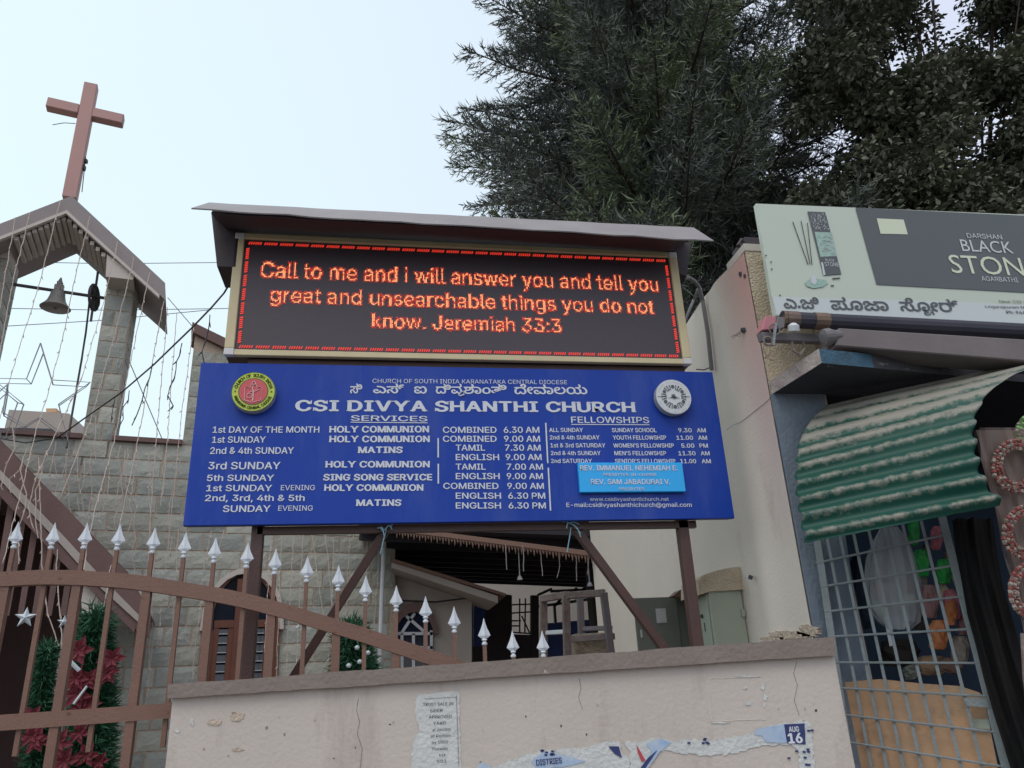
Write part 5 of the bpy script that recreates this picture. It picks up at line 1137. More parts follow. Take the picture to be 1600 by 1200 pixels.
# ============================================================ SHOP
YSN = 3.5; SP = lambda px, py: at(px, py, YSN)
ss = thing('shop_sign', at(1400, 500, YSN) , 'pale green and charcoal shop sign with incense packet picture, above the shop', 'shop sign')
tl, bl_, tr_, br_ = SP(1181, 318), SP(1211, 493), SP(1760, 342), SP(1760, 512)
mb_ = [SP(1270, 503), SP(1340, 511), SP(1420, 514), SP(1520, 512), SP(1600, 509)]
b = MB(); b.prism([bl_] + mb_ + [br_, tr_, tl], (0, .03, 0)); b.build('sign_face', 'shopsign', ss)
def sp_poly(px, name, m_, lift=.004, parent=ss, P=SP):
    ar = sum(px[i][0] * px[(i + 1) % len(px)][1] - px[(i + 1) % len(px)][0] * px[i][1] for i in range(len(px)))
    pts = [P(*p) + np.array([0, -lift, 0]) for p in (px[::-1] if ar > 0 else px)]; b_ = MB(); b_.poly(pts); return b_.build(name, m_, parent)
sp_poly([(1206, 464), (1213, 492), (1270, 500), (1340, 508), (1420, 511), (1520, 509), (1600, 506), (1760, 509), (1760, 485), (1500, 472)], 'white_strip', 'shopwhite', .003)
sp_poly([(1336, 325), (1760, 345), (1760, 466), (1369, 445)], 'charcoal_panel', 'charcoal', .004)
sp_poly([(1369, 342), (1411, 344), (1417.5, 367), (1375, 366)], 'pale_patch', 'creamprint', .006)
sp_poly([(1261, 331), (1289, 332), (1314, 429), (1286, 431)], 'packet_picture', 'charcoal', .0045)
sp_poly([(1282, 410), (1286, 431), (1289, 430), (1285, 411)], 'packet_side', 'palegrey', .0055)
sp_poly([(1272, 363), (1299, 364), (1307, 401), (1281, 402)], 'packet_pattern', 'teal', .0055)
q = MB()                                 # filigree on the packet
for k in range(60):
    t = random.random(); x0 = 1264 + random.random() * 22; y0 = 334 + random.random() * 26; x0 += (y0 - 331) * .25; a_ = random.uniform(0, 6.28); r = random.uniform(1.5, 3)
    q.tube([SP(x0 + r * math.cos(a_ + j), y0 + r * math.sin(a_ + j)) + np.array([0, -.006, 0]) for j in range(4)], .0011, 4)
for k in range(70):
    x0 = 1277 + random.random() * 20; y0 = 367 + random.random() * 32; x0 += (y0 - 364) * .22; a_ = random.choice([0, PI / 4, PI / 2, -PI / 4]); r = 2
    q.tube([SP(x0 - r * math.cos(a_), y0 - r * math.sin(a_)) + np.array([0, -.007, 0]), SP(x0 + r * math.cos(a_), y0 + r * math.sin(a_)) + np.array([0, -.007, 0])], .0009, 4)
q.build('packet_filigree', 'palegrey', ss)
q = MB()
for a_, c_ in (((1238, 347), (1262, 414)), ((1251, 346), (1265, 413)), ((1261, 349), (1268, 414))): q.tube([SP(*a_) + np.array([0, -.005, 0]), SP(*c_) + np.array([0, -.005, 0])], .0022, 5)
q.build('incense_sticks', 'ink', ss)
sp_poly([(1257 + 0, 443), (1262, 438), (1275, 436), (1290, 438), (1293, 443), (1285, 449), (1270, 451), (1260, 448)], 'dish_picture', 'teal', .005)
sp_poly([(1266, 441), (1267, 432), (1272, 431), (1276, 441), (1272, 446)], 'dish_picture', 'palegrey', .006)
sp_poly([(1300, 435), (1312, 434), (1312, 436), (1300, 437)], 'printed_mark', 'ink', .005); sp_poly([(1297, 446), (1303, 446), (1302, 448), (1298, 448)], 'printed_mark', 'ink', .005)
text(ss, 'BLACK', 1289, 409, 1303, 410, 4, SP, 'palegrey', 0, 'packet_text', lift=.007); text(ss, 'STONE', 1288, 416.5, 1310, 417.5, 6, SP, 'palegrey', 0, 'packet_text', lift=.007)
text(ss, 'DARSHAN', 1510.5, 372.5, 1565, 375, 7, SP, 'palegrey', .004, 'sign_text', lift=.007)
text(ss, 'BLACK', 1503, 393, 1583, 397, 18, SP, 'palegrey', .0, 'sign_text', 'bf', lift=.007, capu=.69)
text(ss, 'STONE', 1487, 427, 1625, 433, 28, SP, 'creamprint', .0, 'sign_text', 'bf', lift=.007, capu=.69)
text(ss, 'AGARBATHI', 1533, 439.5, 1590, 442, 7, SP, 'palegrey', .0, 'sign_text', lift=.007)
text(ss, 'Near CSI Shop', 1561, 473.5, 1618, 475, 4, SP, 'ink', .0, 'sign_text', lift=.006); text(ss, 'Lingarajpuram Main Road', 1539, 481.5, 1632, 483.5, 4, SP, 'ink', .0, 'sign_text', lift=.006); text(ss, 'Ph: 94481', 1572, 490.5, 1612, 491.5, 4.5, SP, 'ink', .01, 'sign_text', lift=.006)
def kan2(s, xl, xr, yl, cap): text(ss, s, xl, yl, xr, yl + (xr - xl) * .02, cap, SP, 'charcoal', .018, 'kannada_text', 'noto', lift=.006, capu=KC)
kan2('ಎ.ಜಿ', 1225, 1281, 482, 15); kan2('ಪೂಜಾ', 1299, 1389, 484, 15); kan2('ಸೋರ್', 1407, 1500, 486, 15); kan2('ಟ', 1444, 1460, 493, 8)
sp_poly([(1246, 478), (1250, 478), (1250.4, 482), (1246.4, 482)], 'kannada_text', 'charcoal', .006)
for x, y in ((1204, 410), (1205, 421), (1218, 462), (1196, 400)): sp_poly([(x - 1, y - 1), (x + 1.5, y - 1), (x + 1, y + 1.5), (x - 1, y + 1)], 'rivet', 'ink', .006)
# bracket pipe, roll and shutter box
rt = thing('rolled_blind', at(1300, 512, 3.42), 'rolled dark blind with brown bands under the shop sign', 'blind')
b = MB(); p, q_ = at(1222, 499, 3.44), at(1700, 523, 3.30); b.tube([p, q_], .045, 12); b.build('roll', 'cloth_dk', rt, smooth=False)
for t0, t1 in ((.01, .05), (.10, .145), (.0, .008)):
    b = MB(); b.tube([p + (q_ - p) * t0, p + (q_ - p) * t1], .048, 12); b.build('band', 'roller', rt)
b = MB(); b.prism([at(x, y, 3.38) for x, y in ((1190, 516), (1211, 514), (1214, 494), (1196, 493))], (.0, .07, 0)); o = b.build('faded_box', 'pinkbox', None, bevel=.004); tag(o, 'small faded pink box fixed under the left corner of the shop sign', 'box')
b = MB(); b.prism([at(x, y, 3.37) for x, y in ((1212, 515), (1226, 512), (1227, 496), (1215, 494))], (0, .07, 0)); tag(b.build('clamp_block', 'conduit', None, bevel=.004), 'grey clamp block beside the faded pink box', 'clamp')
bp = thing('bracket_pipe', at(1190, 527, 3.4), 'grey square bracket pipe with clamps sticking out over the shop slab', 'pipe')
b = MB(); b.beam(at(1188, 527, 3.4), at(1320, 532, 3.6), .045, .045); b.build('pipe', 'conduit', bp, bevel=.003)
b = MB(); b.lathe(at(1240, 518, 3.38), [(.03, 0), (.03, .03), (.012, .045)], 12, (0, -.3, 1)); b.build('cup', 'palegrey', bp)
b = MB(); c = at(1210, 515, 3.36); b.tube([c + .03 * np.array([math.cos(k * PI / 5), 0, math.sin(k * PI / 5)]) for k in range(11)], .004, 5); b.build('clamp_ring', 'rust', bp); b = MB(); c = at(1200, 533, 3.36); b.tube([c + .025 * np.array([math.cos(k * PI / 5), 0, math.sin(k * PI / 5)]) for k in range(11)], .006, 5); b.build('clamp_ring', 'rust', bp); b = MB()
c = at(1248, 545, 3.4); b.tube([c + np.array([-.03, 0, .04]), c + [-.035, 0, -.01], c + [0, 0, -.035], c + [.035, 0, 0], c + [.03, 0, .04]], .008, 6); b.build('hook', 'rust', bp); b = MB(); b.tube([at(1195, 532, 3.36), at(1192, 545, 3.36), at(1200, 560, 3.36), at(1212, 565, 3.36)], .0015, 4); b.build('wire_loop', 'rust', bp)
b = MB(); b.beam(at(1208, 540, 3.36), at(1212, 505, 3.36), .012, .012, (0, 1, 0)); b.build('tie', 'grille', bp)
b = MB(); p = [at(1310, 512, 3.3), at(1700, 536, 3.1), at(1700, 572, 3.1), at(1306, 540, 3.3)]; b.prism(p[::-1], (0, .16, 0)); tag(b.build('shutter_box', 'shutter', None, bevel=.006), 'long grey brown rolling shutter box above the shop slab', 'shutter')
b = MB(); b.lathe(at(1284, 528, 3.33), [(.02, 0), (.045, .008), (.048, .04), (.035, .07), (.03, .10)], 16, (1, -.1, .1)); tag(b.build('shutter_bracket', 'conduit'), 'rusty round end bracket of the shutter box', 'bracket')
# slab
far = at(1206, 616, 3.72); zS_ = far[2]
def atz(px, py, z): r_ = ray(px, py); return CAM + r_ * ((z - 1.6) / r_[2])
near = atz(1284, 567, zS_); nR = near + np.array([math.cos(CA), math.sin(CA), 0]) * 3.0; nR = atz(1600, 597, zS_); nR = near + (nR - near) * 1.5; fR = far + (nR - near); fR[1] = 3.72
hS = at(1284, 545, near[1])[2] - zS_
b = MB(); th = np.array([0, 0, hS])
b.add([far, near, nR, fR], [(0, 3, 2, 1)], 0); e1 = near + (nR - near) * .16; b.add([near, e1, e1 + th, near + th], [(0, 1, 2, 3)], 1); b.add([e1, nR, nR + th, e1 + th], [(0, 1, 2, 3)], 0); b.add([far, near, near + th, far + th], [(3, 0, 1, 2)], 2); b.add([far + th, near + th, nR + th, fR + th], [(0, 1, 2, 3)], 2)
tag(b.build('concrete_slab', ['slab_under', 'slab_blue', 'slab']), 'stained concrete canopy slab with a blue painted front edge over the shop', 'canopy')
# shop body: post, inner walls
sb_ = thing('shop', (2.9, 4.2, 0), 'small dark shop with a blue grey corner post under the concrete slab', 'shop')
q1 = [(XW + .0, yN - .02), (XW + .30, yN - .02)]
b = MB(); b.prism([(XW - .035, yN - .03, 0), (XW + .10, yN - .03, 0), (XW + .28, yN - .03, zS_), (XW - .035, yN - .03, zS_)], (0, .016, 0)); b.build('corner_post', 'post', sb_)
b = MB(); b.prism([(XW + .245, yN - .01, 0), (5.4, yN + .3, 0), (5.4, yN + .3, zS_ + .9), (XW + .245, yN - .01, zS_ + .9)], (0, 0.05, 0)) if False else None
b = MB(); b.box((XW + .25, 5.3, 0), (5.5, 5.4, 3.6)); b.build('back_wall', 'bluewall', sb_)
b = MB(); b.box((5.4, 2.6, 0), (5.5, 5.29, 3.6)); b.build('side_wall', 'bluewall', sb_)
b = MB(); b.box((XW + .245, yN + .02, 0), (XW + .26, 5.29, 3.6)); b.build('side_wall', 'bluewall', sb_)
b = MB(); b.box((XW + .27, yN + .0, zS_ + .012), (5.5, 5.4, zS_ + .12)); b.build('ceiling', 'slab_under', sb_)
b = MB(); b.box((XW + .31, yN + .0, zS_ + .125), (5.5, yN + .12, zS_ + .75)); b.build('upper_wall', 'creamrough', sb_)
# grille
gl = thing('window_grille', at(1400, 1000, 3.5), 'grey blue welded bar grille in front of the hanging shop goods', 'grille')
gn = nrm((math.sin(math.radians(38)), math.cos(math.radians(38)), 0)); gp0 = np.array([XW + .03, 3.68, 0])
G = lambda px, py, off=0.0: atp(px, py, gp0 - gn * off, gn)
def lerp(a, b_, t): return (a[0] + (b_[0] - a[0]) * t, a[1] + (b_[1] - a[1]) * t)
tops = [(1277, 840), (1292, 838), (1312, 835), (1333, 830), (1357, 826), (1382, 822), (1410, 818), (1439, 813), (1472, 808)]
bots = [(1343, 1290), (1375, 1290), (1405, 1290), (1432, 1290), (1463, 1290), (1496, 1290), (1530, 1290), (1568, 1290), (1592, 1290)]
# measured at y = 1200
bots = [(1330, 1200), (1362, 1200), (1386, 1200), (1412, 1200), (1440, 1200), (1470, 1200), (1502, 1200), (1535, 1200), (1572, 1200)]
for i, (a_, c_) in enumerate(zip(tops, bots)):
    A1, C1 = G(*a_), G(*c_); C2 = A1 + (C1 - A1) * 1.9; b = MB()
    if i in (0, 8): b.beam(A1, C2, .035, .03, tuple(-gn)); b.build('frame_bar', 'grille', gl, bevel=.002)
    else: b.beam(A1, C2, .014, .010, tuple(-gn)); b.build('vertical_bar', 'grille', gl)
rows_ = [((1275, 880), (1486, 834)), ((1282, 917), (1488, 884)), ((1288, 956), (1503, 932)), ((1295, 995), (1515, 983)), ((1304, 1035), (1528, 1036)), ((1310, 1075), (1541, 1088)), ((1318, 1117), (1555, 1144)), ((1327, 1160), (1568, 1198)), ((1334, 1204), (1580, 1250))]
for a_, c_ in rows_:
    b = MB(); b.tube([G(*a_, .012), G(*c_, .012)], .0055, 6); b.build('horizontal_bar', 'grille', gl)
# cardboard sheet and board behind the grille
GB = lambda px, py: G(px, py, -.05)
b = MB(); b.prism([GB(x, y) for x, y in ((1318, 1066), (1375, 1061), (1440, 1068), (1500, 1072), (1530, 1082), (1537, 1088), (1620, 1500), (1400, 1500))][::-1], tuple(gn * .01)); tag(b.build('cardboard_sheet', 'card'), 'brown cardboard sheet standing behind the lower half of the grille', 'cardboard')
b = MB(); b.prism([G(x, y, .02) for x, y in ((1505, 1090), (1543, 1092), (1546, 1106), (1511, 1103))][::-1], tuple(gn * .01)); b.build('latch_plate', 'grille', gl)
b = MB(); b.prism([G(x, y, -.03) for x, y in ((1517, 1123), (1545, 1124), (1548, 1140), (1520, 1138))][::-1], tuple(gn * .002)); tag(b.build('label_scrap', 'meter'), 'small pale blue label on the cardboard beside the latch', 'label')
# hanging goods
GG = lambda px, py, off=-.16: G(px, py, off)
def pouch(cx_, cy_, rx, ry, off, m_, name, label, cat='packet', group=None, rot=0.0, depth=.03, seed=0):
    r_ = random.Random(seed); b_ = MB(); n1, n2 = 14, 9
    for j in range(n2 + 1):
        ph = -PI / 2 + PI * j / n2
        for i in range(n1):
            a_ = 2 * PI * i / n1; rr = abs(math.cos(ph)) ** .38; ex_ = rr * math.cos(a_) * rx * (1 + r_.uniform(-.06, .06)); ez_ = math.sin(ph) * ry; dy = rr * math.sin(a_) * depth
            x = cx_ + ex_ * math.cos(rot) - ez_ * math.sin(rot); y = cy_ + ex_ * math.sin(rot) + ez_ * math.cos(rot)
            cr_f = 1 + .16 * math.sin(a_ * 3 + seed) * math.sin(ph * 5 + seed); x = cx_ + (x - cx_) * cr_f; b_.v.append(tuple(GG(x, y, off) + gn * (dy * cr_f + r_.uniform(-.007, .007))))
    for j in range(n2):
        for i in range(n1): i2 = (i + 1) % n1; b_.f.append((j * n1 + i, j * n1 + i2, (j + 1) * n1 + i2, (j + 1) * n1 + i)); b_.mi.append(0)
    return tag(b_.build(name, m_, None, smooth=False), label, cat, group)
g_ = 'packets hanging behind the grille'
pouch(1428, 832, 9, 22, -.14, 'green_pk', 'hanging_packet', 'bright green packet, topmost of the hanging column', group=g_, seed=1)
pouch(1440, 880, 12, 22, -.14, 'green_pk', 'hanging_packet', 'larger bright green packet beside the plastic bag', group=g_, seed=2, rot=-.1)
pouch(1475, 893, 12, 20, -.15, 'green_pk', 'hanging_packet', 'green packet hanging below the pink one', group=g_, seed=3)
pouch(1463, 841, 9, 19, -.13, 'pink_pk', 'hanging_packet', 'pink oval packet near the top right of the grille', group=g_, seed=4)
pouch(1452, 940, 15, 27, -.15, 'mauve_pk', 'hanging_packet', 'mauve packet in the middle of the hanging goods', group=g_, seed=5)
pouch(1487, 945, 12, 25, -.17, 'pink_pk', 'hanging_packet', 'dusky pink packet beside the black tarpaulin', group=g_, seed=6, rot=-.2)
pouch(1466, 992, 15, 24, -.13, 'orange_pk', 'hanging_packet', 'orange packet, lowest of the hanging column', group=g_, seed=7)
pouch(1486, 958, 9, 20, -.12, 'orange_pk', 'hanging_packet', 'narrow orange packet right of the mauve one', group=g_, seed=8)
pouch(1500, 1015, 14, 22, -.2, 'garl_w', 'hanging_packet', 'pale crumpled packet low beside the black tarpaulin', group=g_, seed=9)
pb = thing('plastic_bag', GG(1395, 980, -.12), 'big translucent plastic bag of goods hanging behind the grille', 'bag')
b = MB(); prof = [(822, 1378, 1402), (845, 1366, 1420), (870, 1356, 1430), (900, 1352, 1438), (930, 1354, 1440), (955, 1360, 1440), (972, 1372, 1436), (984, 1390, 1420)]
n1 = 26; r_ = random.Random(3)
for (y, x0, x1) in prof:
    for i in range(n1):
        a_ = 2 * PI * i / n1; cxx = (x0 + x1) / 2; w_ = (x1 - x0) / 2 * (1 + .10 * math.sin(a_ * 7 + y * .02) + r_.uniform(-.04, .04)); b.v.append(tuple(GG(cxx + w_ * math.cos(a_), y, -.14) + gn * (.07 * math.sin(a_) * (1 + .2 * math.sin(5 * a_)))))
for j in range(len(prof) - 1):
    for i in range(n1): i2 = (i + 1) % n1; b.f.append((j * n1 + i, j * n1 + i2, (j + 1) * n1 + i2, (j + 1) * n1 + i)); b.mi.append(0)
b.build('bag_skin', 'plastic', pb)
for k in range(9):
    x, y = random.uniform(1370, 1425), random.uniform(900, 965); q = MB(); q.lathe(GG(x, y, -.14), [(.012, -.03), (.032, -.01), (.034, .015), (.012, .03)], 8, (random.uniform(-1, 1), random.uniform(-1, 1), 1)); q.build('wrapped_item', ['meter', 'plastic', 'mauve_pk', 'garl_w'][k % 4], pb)
# clutter deeper inside
for k, (x, y, rx, ry, m_, lab) in enumerate(((1345, 925, 20, 60, 'bluewall', 'dim blue bundle behind the upper left of the grille'), (1405, 1020, 30, 22, 'dark_in', 'dark bundle under the plastic bag'), (1455, 1040, 24, 16, 'card', 'brown bundle just above the cardboard sheet'))):
    pouch(x, y, rx, ry, -.4, m_, 'dim_bundle', lab, 'bundle', None, 0, .08, 20 + k)
for k, (x, y, rx, ry, m_, lab) in enumerate(((1448, 862, 7, 12, 'mauve_pk', 'small mauve packet between the two upper green packets'), (1496, 905, 8, 16, 'card', 'tan packet at the frame edge beside the lowest green packet'), (1440, 915, 9, 14, 'garl_w', 'pale small packet just above the mauve packet'),
        (1474, 925, 9, 13, 'creamrough', 'straw coloured packet under the lowest green packet'), (1480, 870, 6, 10, 'rust', 'rusty brown packet under the pink oval packet'), (1440, 975, 9, 16, 'dark_in', 'dark packet left of the orange packet'), (1505, 975, 9, 18, 'mauve_pk', 'mauve packet squeezed against the right frame bar'),
        (1484, 1040, 20, 12, 'valance', 'flat brown bundle under the pale crumpled packet'), (1425, 1050, 14, 12, 'meter_dk', 'grey green bundle resting on the cardboard sheet'))):
    pouch(x, y, rx, ry, -.2, m_, 'hanging_packet', lab, 'packet', g_, random.uniform(-.4, .4), .03, 40 + k)
b = MB(); b.prism([GG(1390, 1010, -.13), GG(1398, 1008, -.13), GG(1384, 960, -.13), GG(1380, 962, -.13)], tuple(gn * .004)); tag(b.build('paper_strip', 'palegrey'), 'thin white strip under the plastic bag', 'strip')
# black tarpaulin, draped pole of it
b = MB(); rows_t = [(812, 1487, 1552), (860, 1494, 1557), (910, 1502, 1566), (960, 1512, 1580), (1010, 1524, 1594), (1060, 1537, 1608), (1110, 1551, 1622), (1160, 1566, 1638), (1230, 1588, 1660), (1500, 1660, 1740)]
n1 = 22; r_ = random.Random(5); TP = lambda px, py: atp(px, py, gp0 - gn * .08, gn)
for (y, x0, x1) in rows_t:
    for i in range(n1):
        t = i / (n1 - 1); fold = .022 * math.sin(t * 17 + y * .006) + .014 * math.sin(t * 31 + 1.3 - y * .011) + r_.uniform(-.003, .003); b.v.append(tuple(TP(x0 + (x1 - x0) * t + r_.uniform(-1, 1), y) - gn * (fold + .05 * math.sin(PI * t))))
for j in range(len(rows_t) - 1):
    for i in range(n1 - 1): a0 = j * n1 + i; b.f.append((a0, a0 + n1, a0 + n1 + 1, a0 + 1)); b.mi.append(0)
tag(b.build('black_tarpaulin', 'tarp_black', None, smooth=True), 'bundled black tarpaulin hanging at the right edge of the grille', 'tarpaulin')
# corrugated awning
aw_t = [(1291, 634), (1350, 622), (1420, 605), (1500, 588), (1560, 576), (1612, 564)]
lft = [(1291, 634), (1268, 655), (1248, 690), (1243, 725), (1243, 765), (1250, 805), (1258, 846)]
rgt = [(1680, 548), (1600, 578), (1545, 612), (1522, 655), (1524, 700), (1536, 745), (1568, 787)]
def samp(pts, t):
    n_ = len(pts) - 1; u = min(t * n_, n_ - 1e-6); i = int(u); f_ = u - i
    p0_ = pts[max(i - 1, 0)]; p1_ = pts[i]; p2_ = pts[i + 1]; p3_ = pts[min(i + 2, n_)]
    return tuple(.5 * ((2 * p1_[k]) + (-p0_[k] + p2_[k]) * f_ + (2 * p0_[k] - 5 * p1_[k] + 4 * p2_[k] - p3_[k]) * f_ ** 2 + (-p0_[k] + 3 * p1_[k] - 3 * p2_[k] + p3_[k]) * f_ ** 3) for k in (0, 1))
NU, NV, RID = 46, 150, 9.5
grid = []; b = MB(); uvs = []
for j in range(NV + 1):
    v = j / NV; L_ = samp(lft, v); R_ = samp(rgt, v)
    for i in range(NU + 1):
        u = i / NU; x = L_[0] + (R_[0] - L_[0]) * u; y = L_[1] + (R_[1] - L_[1]) * u
        dep = 3.56 - .30 * v - .42 * u * (1 + .25 * (1 - v)) + .10 * (1 - v) ** 2
        amp = .016 * min(1, .35 + v * 1.3); p = at(x, y, dep); p = p + np.array([.0, -1, .25]) * amp * math.cos(2 * PI * v * RID + .25 * math.sin(u * 5)) + np.array([0, -1, 0]) * .01 * math.sin(u * 7 + v * 3)
        if j == NV: p = p + np.array([0, 0, random.uniform(-.002, .002)])
        b.v.append(tuple(p)); uvs.append((u, v * RID))
for j in range(NV):
    for i in range(NU): a0 = j * (NU + 1) + i; b.f.append((a0, a0 + NU + 1, a0 + NU + 2, a0 + 1)); b.mi.append(0)
awn = b.build('corrugated_awning', 'awning', None, smooth=True); tag(awn, 'dusty green corrugated sheet awning bulging out over the grille', 'awning')
uvl = awn.data.uv_layers.new(name='UVMap'); li = np.zeros(len(awn.data.loops), dtype=np.int32); awn.data.loops.foreach_get('vertex_index', li); uvl.data.foreach_set('uv', np.array(uvs)[li].ravel())
so_ = awn.modifiers.new('thickness', 'SOLIDIFY'); so_.thickness = .0015
# garlands on the right
YR = 3.05
def garland(cx_, cy_, rx, ry, y, label, cols=('garl_r', 'garl_w'), nseg=44):
    b_ = MB()
    for k in range(nseg):
        for rr in (1, .84, .70):
            a0 = 2 * PI * (k + (.4 if rr < 1 else 0)) / nseg; a1 = a0 + 2 * PI / nseg * .9
            b_.tube([at(cx_ + rx * rr * math.cos(a0) + random.uniform(-1.6, 1.6), cy_ + ry * rr * math.sin(a0) + random.uniform(-1.6, 1.6), y - random.uniform(0, .02)), at(cx_ + rx * rr * math.cos(a1), cy_ + ry * rr * math.sin(a1), y)], .0095, 5, (k + int(rr * 10)) % 2)
    return tag(b_.build('bead_garland', list(cols)), label, 'garland', 'ring garlands hanging at the right edge')
garland(1588, 728, 36, 40, YR, 'red and white ring garland hanging level with the awning ridges')
garland(1604, 832, 36, 40, YR - .02, 'red and white ring garland hanging just below the awning')
garland(1612, 922, 34, 42, YR - .02, 'red and white ring garland hanging third from the top')
garland(1618, 680, 30, 34, YR + .06, 'green ring garland half cut off above the red ones', ('garl_g', 'garl_w'))
b = MB(); rp = random.Random(9)
for (y, x0, x1) in ((668, 1530, 1640), (720, 1533, 1650), (790, 1555, 1660), (860, 1566, 1670), (940, 1590, 1680), (990, 1600, 1700)):
    for i in range(12): t = i / 11; b.v.append(tuple(at(x0 + (x1 - x0) * t, y, YR + .03 + .02 * math.sin(t * 15 + y))))
for j in range(5):
    for i in range(11): a0 = j * 12 + i; b.f.append((a0, a0 + 12, a0 + 13, a0 + 1)); b.mi.append(0)
tag(b.build('plastic_sleeve', 'sleeve'), 'clear plastic sleeve wrapped round the ring garlands', 'plastic sheet')
b = MB(); p0 = at(1525, 672, YR + .12); b.box((p0[0], YR + .12, 0.3), (4.2, YR + .14, p0[2])); b.build('display_board', 'browncard', sb_)
b = MB(); b.tube([at(1598, 990, 3.0), at(1602, 1060, 3.0), at(1612, 1130, 3.0)], .010, 8); tag(b.build('cord_loop', 'rust'), 'tan cord hanging at the lower right edge', 'cord')

# ============================================================ CHRISTMAS DECORATIONS
def needles(c0, c1, rad, n_, parent, name='tinsel_foliage', m_='xgreen', ln=.09):
    t = rng.random(n_); c0 = np.array(c0); c1 = np.array(c1); C_ = c0 + np.outer(t, c1 - c0); R_ = rad * (1 - .35 * t)[:, None]; d = rng.normal(size=(n_, 3)); d /= np.linalg.norm(d, axis=1)[:, None]
    P0 = C_ + d * R_ * rng.random((n_, 1)) ** .5; e = rng.normal(size=(n_, 3)); e /= np.linalg.norm(e, axis=1)[:, None]; e = e * .7 + d; e /= np.linalg.norm(e, axis=1)[:, None]; s_ = np.cross(e, rng.normal(size=(n_, 3))); s_ /= np.linalg.norm(s_, axis=1)[:, None]
    l_ = ln * (.6 + .8 * rng.random((n_, 1))); V = np.stack([P0 - s_ * ln * .09, P0 + s_ * ln * .09, P0 + e * l_], 1).reshape(-1, 3); return np_mesh(name, V, np.arange(n_ * 3).reshape(-1, 3), m_, parent)
def flower(c, r, parent, name='poinsettia'):
    b_ = MB()
    for ring, n_, rr, tilt in ((0, 6, r, .15), (1, 5, r * .65, .5)):
        for k in range(n_):
            a_ = 2 * PI * k / n_ + ring * .5 + random.uniform(-.2, .2); d = np.array([math.cos(a_), -tilt, math.sin(a_)]); s_ = np.array([-math.sin(a_), 0, math.cos(a_)]); c_ = np.array(c)
            b_.add([c_, c_ + d * rr * .5 + s_ * rr * .26 + [0, -.01, 0], c_ + d * rr, c_ + d * rr * .5 - s_ * rr * .26 + [0, -.01, 0]], [(0, 3, 2, 1)])
    return b_.build(name, 'flower', parent)
xt = thing('christmas_tree', CP(135, 1200, 1.9), 'green artificial christmas garland column with red poinsettias behind the gate', 'christmas tree')
needles(CP(140, 1240, 1.9), CP(150, 965, 1.9), .19, 9000, xt)
for (x, y, r) in ((123, 1017, .15), (118, 1060, .13), (138, 1062, .12), (121, 1085, .14), (140, 1098, .12), (126, 1105, .11), (175, 1030, .14), (168, 1052, .12), (124, 1145, .11), (92, 1160, .14), (100, 1190, .14), (135, 1180, .12), (50, 1150, .11), (155, 1190, .1)):
    flower(CP(x, y, 2.1), r * .85, xt)
q = MB(); q.tube([CP(108, 1032, 2.15), CP(116, 1040, 2.15), CP(124, 1048, 2.15)], .016, 5); q.build('ribbon', 'silver', xt); q = MB(); q.tube([CP(136, 1072, 2.15), CP(124, 1088, 2.15), CP(115, 1100, 2.15)], .010, 5); q.build('ribbon', 'silver', xt)
gl2 = thing('christmas_garland', CP(52, 1200, 1.6), 'dark green garland with red bows beside the entrance, left of the column', 'garland')
needles(CP(52, 1230, 1.6), CP(74, 1010, 1.6), .09, 2600, gl2); flower(CP(55, 1155, 1.75), .12, gl2); flower(CP(52, 1120, 1.75), .1, gl2)
t2 = thing('christmas_tree', CP(556, 1040, .9), 'small green christmas tree with white baubles at the stone wall corner', 'christmas tree')
needles(CP(560, 1090, .9), CP(548, 985, .9), .26, 5000, t2, ln=.1)
for (x, y) in ((558, 1012), (562, 1034), (545, 1040), (575, 1020)):
    q = MB(); q.lathe(CP(x, y, 1.15) - [0, 0, .025], [(.004, 0), (.02, .008), (.027, .025), (.02, .042), (.004, .05)], 10); q.build('bauble', 'silver', t2)
def star5(c, r, name, label):
    b_ = MB(); pts = []
    for k in range(10): a_ = PI / 2 + k * PI / 5; rr = r if k % 2 == 0 else r * .42; pts.append(np.array(c) + CE * rr * math.cos(a_) + np.array([0, 0, rr * math.sin(a_)]))
    cf, cbk = np.array(c) + CN * .03, np.array(c) - CN * .03
    b_.add(pts + [cf, cbk], [(k, (k + 1) % 10, 10) for k in range(10)] + [((k + 1) % 10, k, 11) for k in range(10)]); return tag(b_.build(name, 'silver'), label, 'star decoration')
star5(CP(40, 965, 1.5), .09, 'silver_star', 'small silver star hanging in the dark church entrance'); star5(CP(100, 972, 1.5), .06, 'silver_star', 'tiny pale star tangled in the light strings')
b = MB(); b.tube([CP(601, 830, .35), CP(596, 940, .35), CP(592, 1060, .35)], .025, 10); tag(b.build('drain_pipe', 'palegrey'), 'white vertical pipe at the right corner of the stone wall', 'pipe')
b = MB(); b.tube([CP(463, 982, .1), CP(468, 978, .1)], .022, 8); tag(b.build('wall_lamp', 'palegrey'), 'tiny white fitting on the stone wall right of the arched window', 'lamp')

